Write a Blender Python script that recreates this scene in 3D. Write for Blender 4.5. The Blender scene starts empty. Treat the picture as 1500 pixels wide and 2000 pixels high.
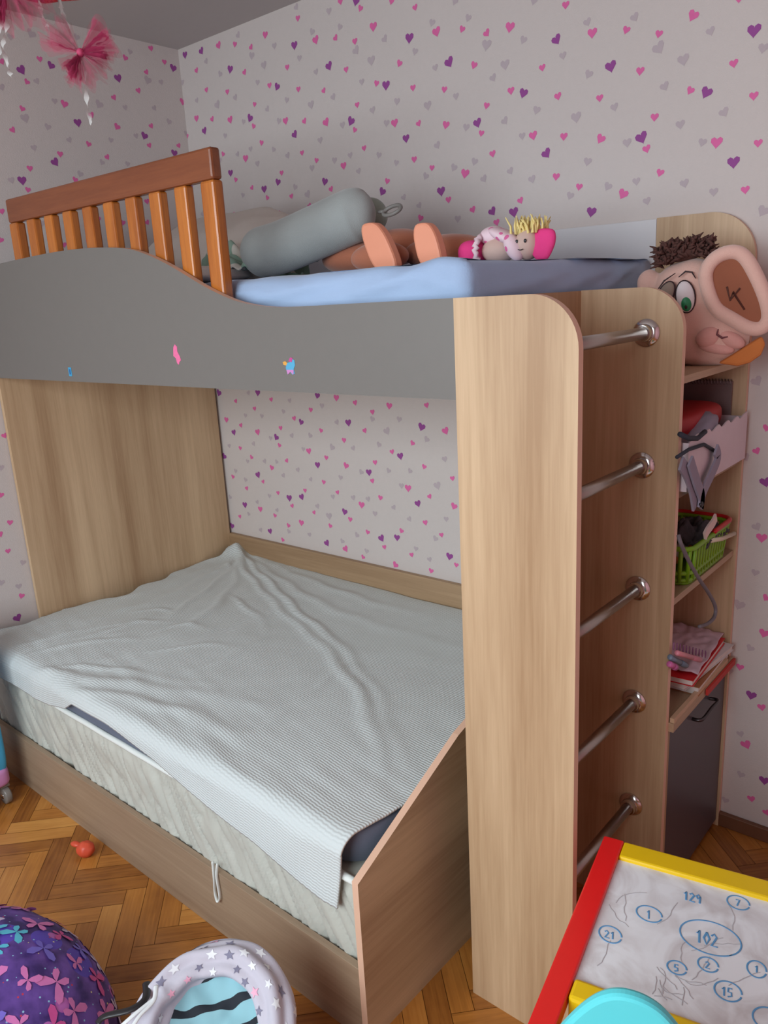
import bpy, bmesh, math, random
import numpy as np
from mathutils import Vector, Matrix, noise
C = bpy.context.scene
col = C.collection
PI = math.pi
# ---------------------------------------------------------------- camera
CAM = (2.7735, -2.0652, 1.495); YAW = .7151; PIT = -.2627; ROL = -.0544; FPX = 1547.77
def cam_axes():
    cy, sy, cp, sp, cr, sr = math.cos(YAW), math.sin(YAW), math.cos(PIT), math.sin(PIT), math.cos(ROL), math.sin(ROL)
    f = Vector((-sy*cp, cy*cp, sp)); r0 = Vector((cy, sy, 0)); u0 = r0.cross(f)
    return r0*cr+u0*sr, -r0*sr+u0*cr, f
_r, _u, _f = cam_axes()
cd = bpy.data.cameras.new('camera'); cam = bpy.data.objects.new('camera', cd); col.objects.link(cam)
cam.matrix_world = Matrix(((_r.x, _u.x, -_f.x, CAM[0]), (_r.y, _u.y, -_f.y, CAM[1]), (_r.z, _u.z, -_f.z, CAM[2]), (0, 0, 0, 1)))
cd.sensor_fit = 'VERTICAL'; cd.sensor_height = 36; cd.lens = FPX/2000*36; cd.clip_start = .02
C.camera = cam
# ---------------------------------------------------------------- light
C.view_settings.view_transform = 'Standard'; C.view_settings.look = 'None'
C.view_settings.gamma = 1; C.view_settings.use_curve_mapping = False
C.view_settings.exposure = 0.0
w = bpy.data.worlds.new('world'); C.world = w; w.use_nodes = True
w.node_tree.nodes['Background'].inputs[0].default_value = (.75, .85, 1, 1)
w.node_tree.nodes['Background'].inputs[1].default_value = 1.0
def area(name, loc, rot, sx, sy, power, color):
    l = bpy.data.lights.new(name, 'AREA'); l.shape = 'RECTANGLE'; l.size = sx; l.size_y = sy; l.energy = power; l.color = color
    o = bpy.data.objects.new(name, l); col.objects.link(o); o.location = loc; o.rotation_euler = rot
    return o
# daylight falling from the sky, so slanting down,
# entering through the window in the wall opposite the bunk 
WX0, WX1, WZ0, WZ1, WY = .65, 2.85, .95, 2.2, -3.3
area('window_daylight', ((WX0+WX1)/2, WY+.05, (WZ0+WZ1)/2), (PI/2-.55, 0, 0), WX1-WX0, WZ1-WZ0, 70, (.85, .955, 1.0))
# ---------------------------------------------------------------- materials
def lin(c): return tuple(((x/255)/12.92 if x/255 <= .04045 else ((x/255+.055)/1.055)**2.4) for x in c)
def new_mat(name):
    m = bpy.data.materials.new(name); m.use_nodes = True
    nt = m.node_tree; b = nt.nodes['Principled BSDF']
    return m, nt, b
def mat(name, c, rough=.6, metal=0, var=.06, scale=30, bump=0, bscale=200, sheen=0, coat=0, stretch=(1, 1, 1), spec=.5):
    m, nt, b = new_mat(name); N, L = nt.nodes, nt.links
    c = lin(c)
    b.inputs['Roughness'].default_value = rough; b.inputs['Metallic'].default_value = metal
    b.inputs['Sheen Weight'].default_value = sheen; b.inputs['Coat Weight'].default_value = coat
    b.inputs['Specular IOR Level'].default_value = spec
    tc = N.new('ShaderNodeTexCoord'); mp = N.new('ShaderNodeMapping'); mp.inputs['Scale'].default_value = stretch
    L.new(tc.outputs['Object'], mp.inputs[0])
    nz = N.new('ShaderNodeTexNoise'); nz.inputs['Scale'].default_value = scale; nz.inputs['Detail'].default_value = 3
    L.new(mp.outputs[0], nz.inputs['Vector'])
    mx = N.new('ShaderNodeMix'); mx.data_type = 'RGBA'
    mx.inputs[6].default_value = tuple(x*(1-var) for x in c)+(1,); mx.inputs[7].default_value = tuple(min(1, x*(1+var)) for x in c)+(1,)
    L.new(nz.outputs['Fac'], mx.inputs[0]); L.new(mx.outputs[2], b.inputs['Base Color'])
    if bump:
        n2 = N.new('ShaderNodeTexNoise'); n2.inputs['Scale'].default_value = bscale; L.new(mp.outputs[0], n2.inputs['Vector'])
        bp = N.new('ShaderNodeBump'); bp.inputs['Strength'].default_value = bump; bp.inputs['Distance'].default_value = .002
        L.new(n2.outputs['Fac'], bp.inputs['Height']); L.new(bp.outputs[0], b.inputs['Normal'])
    return m
def wood(name, light, dark, axis='Z', rough=.5, freq=14, along=.7, plank=0, seed=0, contrast=1.0):
    """laminated oak: streaks running along one axis, with broad boards and fine pores"""
    m, nt, b = new_mat(name); N, L = nt.nodes, nt.links
    b.inputs['Roughness'].default_value = rough
    tc = N.new('ShaderNodeTexCoord')
    def streak(f, a, det, off):
        mp = N.new('ShaderNodeMapping'); s = [f, f, f]; s['XYZ'.index(axis)] = a
        mp.inputs['Scale'].default_value = s; mp.inputs['Location'].default_value = (off+seed, off*1.3+seed, off*.7)
        L.new(tc.outputs['Object'], mp.inputs[0])
        n = N.new('ShaderNodeTexNoise'); n.inputs['Scale'].default_value = 1; n.inputs['Detail'].default_value = det; n.inputs['Distortion'].default_value = .35
        L.new(mp.outputs[0], n.inputs['Vector']); return n.outputs['Fac']
    a1 = streak(freq, along, 3, 0); a2 = streak(freq*6, along*3, 5, 7.1); a3 = streak(freq*.5, along*.15, 0, 3.3); a4 = streak(freq*18, along*14, 2, 1.7)
    def mth(op, x, y):
        n = N.new('ShaderNodeMath'); n.operation = op
        for i, q in enumerate((x, y)):
            if isinstance(q, (int, float)): n.inputs[i].default_value = q
            else: L.new(q, n.inputs[i])
        return n.outputs[0]
    s = mth('ADD', mth('MULTIPLY', a1, .42), mth('MULTIPLY', a2, .22)); s = mth('ADD', s, mth('MULTIPLY', a3, .3)); s = mth('ADD', s, mth('MULTIPLY', a4, .12))
    r = N.new('ShaderNodeMapRange'); r.inputs[1].default_value = .53-.17/contrast; r.inputs[2].default_value = .53+.17/contrast; L.new(s, r.inputs[0])
    mx = N.new('ShaderNodeMix'); mx.data_type = 'RGBA'; mx.inputs[6].default_value = lin(dark)+(1,); mx.inputs[7].default_value = lin(light)+(1,)
    L.new(r.outputs[0], mx.inputs[0]); L.new(mx.outputs[2], b.inputs['Base Color'])
    bp = N.new('ShaderNodeBump'); bp.inputs['Strength'].default_value = .12; bp.inputs['Distance'].default_value = .001
    L.new(a2, bp.inputs['Height']); L.new(bp.outputs[0], b.inputs['Normal'])
    return m
def cells(name, base, spots, rough=.7, scale=22, size=.3, seed=0., base2=None):
    """fabric with scattered blots of several colours on a mottled ground"""
    m, nt, b = new_mat(name); N, L = nt.nodes, nt.links
    b.inputs['Roughness'].default_value = rough
    tc = N.new('ShaderNodeTexCoord')
    nz = N.new('ShaderNodeTexNoise'); nz.inputs['Scale'].default_value = 14; nz.inputs['Detail'].default_value = 4; L.new(tc.outputs['Object'], nz.inputs['Vector'])
    cur = N.new('ShaderNodeValToRGB'); L.new(nz.outputs['Fac'], cur.inputs[0])
    cur.color_ramp.elements[0].position = .38; cur.color_ramp.elements[0].color = lin(base)+(1,)
    cur.color_ramp.elements[1].position = .62; cur.color_ramp.elements[1].color = lin(base2 or base)+(1,)
    out = cur.outputs[0]
    for i, (c, sc, sz) in enumerate(spots):
        mp = N.new('ShaderNodeMapping'); mp.inputs['Location'].default_value = (seed+i*3.7, i*1.9, i*5.3); mp.inputs['Rotation'].default_value = (i, i*2, i*.5)
        L.new(tc.outputs['Object'], mp.inputs[0])
        v = N.new('ShaderNodeTexVoronoi'); v.inputs['Scale'].default_value = sc; L.new(mp.outputs[0], v.inputs['Vector'])
        l = N.new('ShaderNodeMath'); l.operation = 'LESS_THAN'; l.inputs[1].default_value = sz; L.new(v.outputs['Distance'], l.inputs[0])
        mx = N.new('ShaderNodeMix'); mx.data_type = 'RGBA'; L.new(l.outputs[0], mx.inputs[0]); L.new(out, mx.inputs[6]); mx.inputs[7].default_value = lin(c)+(1,)
        out = mx.outputs[2]
    L.new(out, b.inputs['Base Color'])
    return m
# ---------------------------------------------------------------- mesh building
class MB:
    def __init__(s): s.V = []; s.F = []; s.I = []
    def add(s, V, F, mi=0):
        o = len(s.V); s.V += [tuple(v) for v in V]; s.F += [tuple(i+o for i in f) for f in F]
        s.I += (mi if isinstance(mi, list) else [mi]*len(F)); return s
    def box(s, lo, hi, mi=0):
        x0, y0, z0 = lo; x1, y1, z1 = hi
        return s.add([(x0, y0, z0), (x1, y0, z0), (x1, y1, z0), (x0, y1, z0), (x0, y0, z1), (x1, y0, z1), (x1, y1, z1), (x0, y1, z1)],
                     [(0, 3, 2, 1), (4, 5, 6, 7), (0, 1, 5, 4), (1, 2, 6, 5), (2, 3, 7, 6), (3, 0, 4, 7)], mi)
    def obox(s, c, ax, h, mi=0):
        c = Vector(c); X, Y, Z = [Vector(a).normalized()*k for a, k in zip(ax, h)]
        P = [c+X*i+Y*j+Z*k for k in (-1, 1) for i, j in ((-1, -1), (1, -1), (1, 1), (-1, 1))]
        return s.add(P, [(0, 3, 2, 1), (4, 5, 6, 7), (0, 1, 5, 4), (1, 2, 6, 5), (2, 3, 7, 6), (3, 0, 4, 7)], mi)
    def prism(s, pts, plane, a0, a1, mi=0, side=None):
        """polygon pts in plane 'xz'|'yz'|'xy' extruded along the remaining axis from a0 to a1"""
        def P(p, a): return (p[0], a, p[1]) if plane == 'xz' else ((a, p[0], p[1]) if plane == 'yz' else (p[0], p[1], a))
        n = len(pts); V = [P(p, a0) for p in pts]+[P(p, a1) for p in pts]
        F = [tuple(range(n)), tuple(range(2*n-1, n-1, -1))]+[(i, i+n, (i+1) % n+n, (i+1) % n) for i in range(n)]
        sd = mi if side is None else side
        return s.add(V, F, [mi, mi]+[sd]*n)
    def tube(s, pts, r, seg=12, mi=0, flat=1.0, closed=False, cap=True):
        pts = [Vector(p) for p in pts]; n = len(pts); rs = r if isinstance(r, (list, tuple)) else [r]*n
        V = []; F = []; up = None
        for i, p in enumerate(pts):
            if closed: t = pts[(i+1) % n]-pts[i-1]
            else: t = pts[min(i+1, n-1)]-pts[max(i-1, 0)]
            t.normalize()
            if up is None:
                up = Vector((0, 0, 1)) if abs(t.z) < .9 else Vector((1, 0, 0))
            x = up.cross(t).normalized(); y = t.cross(x).normalized(); up = y
            for k in range(seg):
                a = 2*PI*k/seg; V.append(p+x*math.cos(a)*rs[i]+y*math.sin(a)*rs[i]*flat)
        m = n if closed else n-1
        for i in range(m):
            j = (i+1) % n
            for k in range(seg): F.append((i*seg+k, i*seg+(k+1) % seg, j*seg+(k+1) % seg, j*seg+k))
        if cap and not closed: F += [tuple(range(seg-1, -1, -1)), tuple((n-1)*seg+k for k in range(seg))]
        return s.add(V, F, mi)
    def blob(s, c, rad, mi=0, ax=None, nu=28, nv=16, fn=None, p=1.0):
        c = Vector(c); A = [Vector(a) for a in (ax or ((1, 0, 0), (0, 1, 0), (0, 0, 1)))]
        V = []; F = []
        sg = lambda v: math.copysign(abs(v)**p, v)
        for j in range(nv+1):
            th = PI*j/nv
            for i in range(nu):
                ph = 2*PI*i/nu
                d = (sg(math.sin(th))*sg(math.cos(ph)), sg(math.sin(th))*sg(math.sin(ph)), sg(math.cos(th)))
                k = fn(d) if fn else 1
                V.append(c+A[0]*d[0]*rad[0]*k+A[1]*d[1]*rad[1]*k+A[2]*d[2]*rad[2]*k)
        for j in range(nv):
            for i in range(nu): F.append((j*nu+i, (j+1)*nu+i, (j+1)*nu+(i+1) % nu, j*nu+(i+1) % nu))
        return s.add(V, F, mi)
    def grid(s, fn, nu, nv, mi=0):
        V = [fn(i/nu, j/nv) for j in range(nv+1) for i in range(nu+1)]
        F = [(j*(nu+1)+i, j*(nu+1)+i+1, (j+1)*(nu+1)+i+1, (j+1)*(nu+1)+i) for j in range(nv) for i in range(nu)]
        return s.add(V, F, mi)
    def lathe(s, base, axis, prof, seg=32, mi=0):
        b = Vector(base); t = Vector(axis).normalized(); x = t.orthogonal().normalized(); y = t.cross(x)
        V = []; F = []
        for r, h in prof:
            for k in range(seg):
                a = 2*PI*k/seg; V.append(b+t*h+(x*math.cos(a)+y*math.sin(a))*r)
        for i in range(len(prof)-1):
            for k in range(seg): F.append((i*seg+k, i*seg+(k+1) % seg, (i+1)*seg+(k+1) % seg, (i+1)*seg+k))
        F += [tuple(range(seg-1, -1, -1)), tuple((len(prof)-1)*seg+k for k in range(seg))]
        return s.add(V, F, mi)
def empty(name, loc, label, cat, group=None, rz=0):
    o = bpy.data.objects.new(name, None); col.objects.link(o); o.location = loc; o.rotation_euler[2] = rz; o.empty_display_size = .05
    o['label'] = label; o['category'] = cat
    if group: o['group'] = group
    return o
def obj(name, mb, mats, parent=None, smooth=False, bevel=0, solid=0, sub=0, label=None, cat=None, group=None, kind=None, fixn=False, sdir=0):
    me = bpy.data.meshes.new(name); V = mb.V; o = bpy.data.objects.new(name, me); col.objects.link(o)
    off = Vector((0, 0, 0))
    if parent is None:                                   # origin at the base of the thing
        a = np.array(V); lo, hi = a.min(0), a.max(0); off = Vector(((lo[0]+hi[0])/2, (lo[1]+hi[1])/2, lo[2]))
        if kind == 'structure': off = Vector((0, 0, 0))
        o.location = off
    else:
        o.parent = parent
        if parent.type == 'EMPTY': o.location = -Vector(parent['_w']) if '_w' in parent else -parent.location
    me.from_pydata([Vector(v)-off for v in V], [], mb.F); me.validate()
    for m in (mats if isinstance(mats, (list, tuple)) else [mats]): me.materials.append(m)
    if len(me.polygons) == len(mb.I): me.polygons.foreach_set('material_index', mb.I)
    bm = bmesh.new(); bm.from_mesh(me)
    if fixn or smooth or bevel: bmesh.ops.recalc_face_normals(bm, faces=bm.faces)
    bm.to_mesh(me); bm.free()
    if smooth: me.polygons.foreach_set('use_smooth', [True]*len(me.polygons))
    if bevel:
        b = o.modifiers.new('bevel', 'BEVEL'); b.width = bevel; b.segments = 2; b.limit_method = 'ANGLE'; b.angle_limit = .6
    if solid:
        q = o.modifiers.new('solid', 'SOLIDIFY'); q.thickness = solid; q.offset = sdir
    if sub:
        q = o.modifiers.new('sub', 'SUBSURF'); q.levels = sub; q.render_levels = sub
    if label: o['label'] = label
    if cat: o['category'] = cat
    if group: o['group'] = group
    if kind: o['kind'] = kind
    return o
def arc(cx, cz, r, a0, a1, n=10): return [(cx+r*math.cos(a0+(a1-a0)*i/n), cz+r*math.sin(a0+(a1-a0)*i/n)) for i in range(n+1)]
def spline(pts, n=8):
    P = [Vector(p) for p in pts]; out = []
    for i in range(len(P)-1):
        p0 = P[max(i-1, 0)]; p1 = P[i]; p2 = P[i+1]; p3 = P[min(i+2, len(P)-1)]
        for k in range(n):
            t = k/n; out.append(.5*((2*p1)+(p2-p0)*t+(2*p0-5*p1+4*p2-p3)*t*t+(3*p1-p0-3*p2+p3)*t**3))
    return out+[P[-1]]
def nz(x, y, z=0, s=1): return noise.noise(Vector((x*s, y*s, z*s)))
# ---------------------------------------------------------------- common materials
M = {}
M['oak'] = wood('oak_laminate_upright', (216, 186, 150), (168, 134, 100), 'Z', seed=2, freq=12, contrast=1.1)
M['oak_x'] = wood('oak_laminate_lengthwise', (194, 164, 130), (148, 118, 88), 'X', seed=5)
M['oak_y'] = wood('oak_laminate_crosswise', (208, 180, 148), (160, 130, 102), 'Y', seed=8)
M['edge'] = mat('pale_edge_band', (226, 184, 158), .5, var=.04)
M['grey'] = mat('grey_laminate', (112, 108, 104), .45, var=.03, bump=.05, bscale=400)
M['white'] = mat('white_laminate', (214, 212, 214), .5, var=.02)
M['pine'] = wood('varnished_pine', (198, 120, 48), (150, 78, 28), 'Z', rough=.22, freq=30, along=3, seed=3)
M['pine_x'] = wood('varnished_pine_rail', (138, 78, 46), (112, 58, 34), 'X', rough=.25, freq=30, along=3, seed=4)
M['chrome'] = mat('chrome', (208, 204, 202), .16, metal=1, var=.02)
M['steel'] = mat('brushed_tube', (176, 164, 158), .32, metal=1, var=.03)
M['dark'] = mat('dark_grey_laminate', (84, 76, 82), .4, var=.04)
M['black'] = mat('black_plastic', (35, 33, 36), .4)
# ---------------------------------------------------------------- room
XW, XR, ZC, YF = .085, 3.7, 2.433, -3.3
mw = mat('wallpaper_ground', (207, 197, 193), .75, var=.02, scale=60, bump=.25, bscale=260)
hm = [mat('heart_purple', (150, 70, 146), .7, var=.1), mat('heart_magenta', (224, 104, 164), .7, var=.1), mat('heart_pale', (188, 173, 178), .75, var=.05)]
def heart(n=14):
    P = []
    for i in range(n):
        t = 2*PI*i/n; P.append((.94*math.sin(t)**3, (13*math.cos(t)-5*math.cos(2*t)-2*math.cos(3*t)-math.cos(4*t))/17))
    return P
HS = heart()
def wallpaper(name, quad, code, place, seed):
    b = MB(); b.add(quad, [(0, 1, 2, 3)]); random.seed(seed)
    for t in code.split():
        k = t[0]; a, z = [int(q)/1000 for q in t[1:].split(',')]
        r = {'P': .0158, 'M': .0150, 'm': .0112, 'G': .0160, 'g': .0120}[k]*random.uniform(.92, 1.08)
        mi = {'P': 1, 'M': 2, 'm': 2, 'G': 3, 'g': 3}[k]; rot = random.uniform(-.6, .6)
        P = [(x*math.cos(rot)-y*math.sin(rot), x*math.sin(rot)+y*math.cos(rot)) for x, y in HS]
        b.add([place(a+x*r, z+y*r) for x, y in P], [tuple(range(len(P)))], mi)
    return obj(name, b, [mw]+hm, kind='structure')
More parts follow.
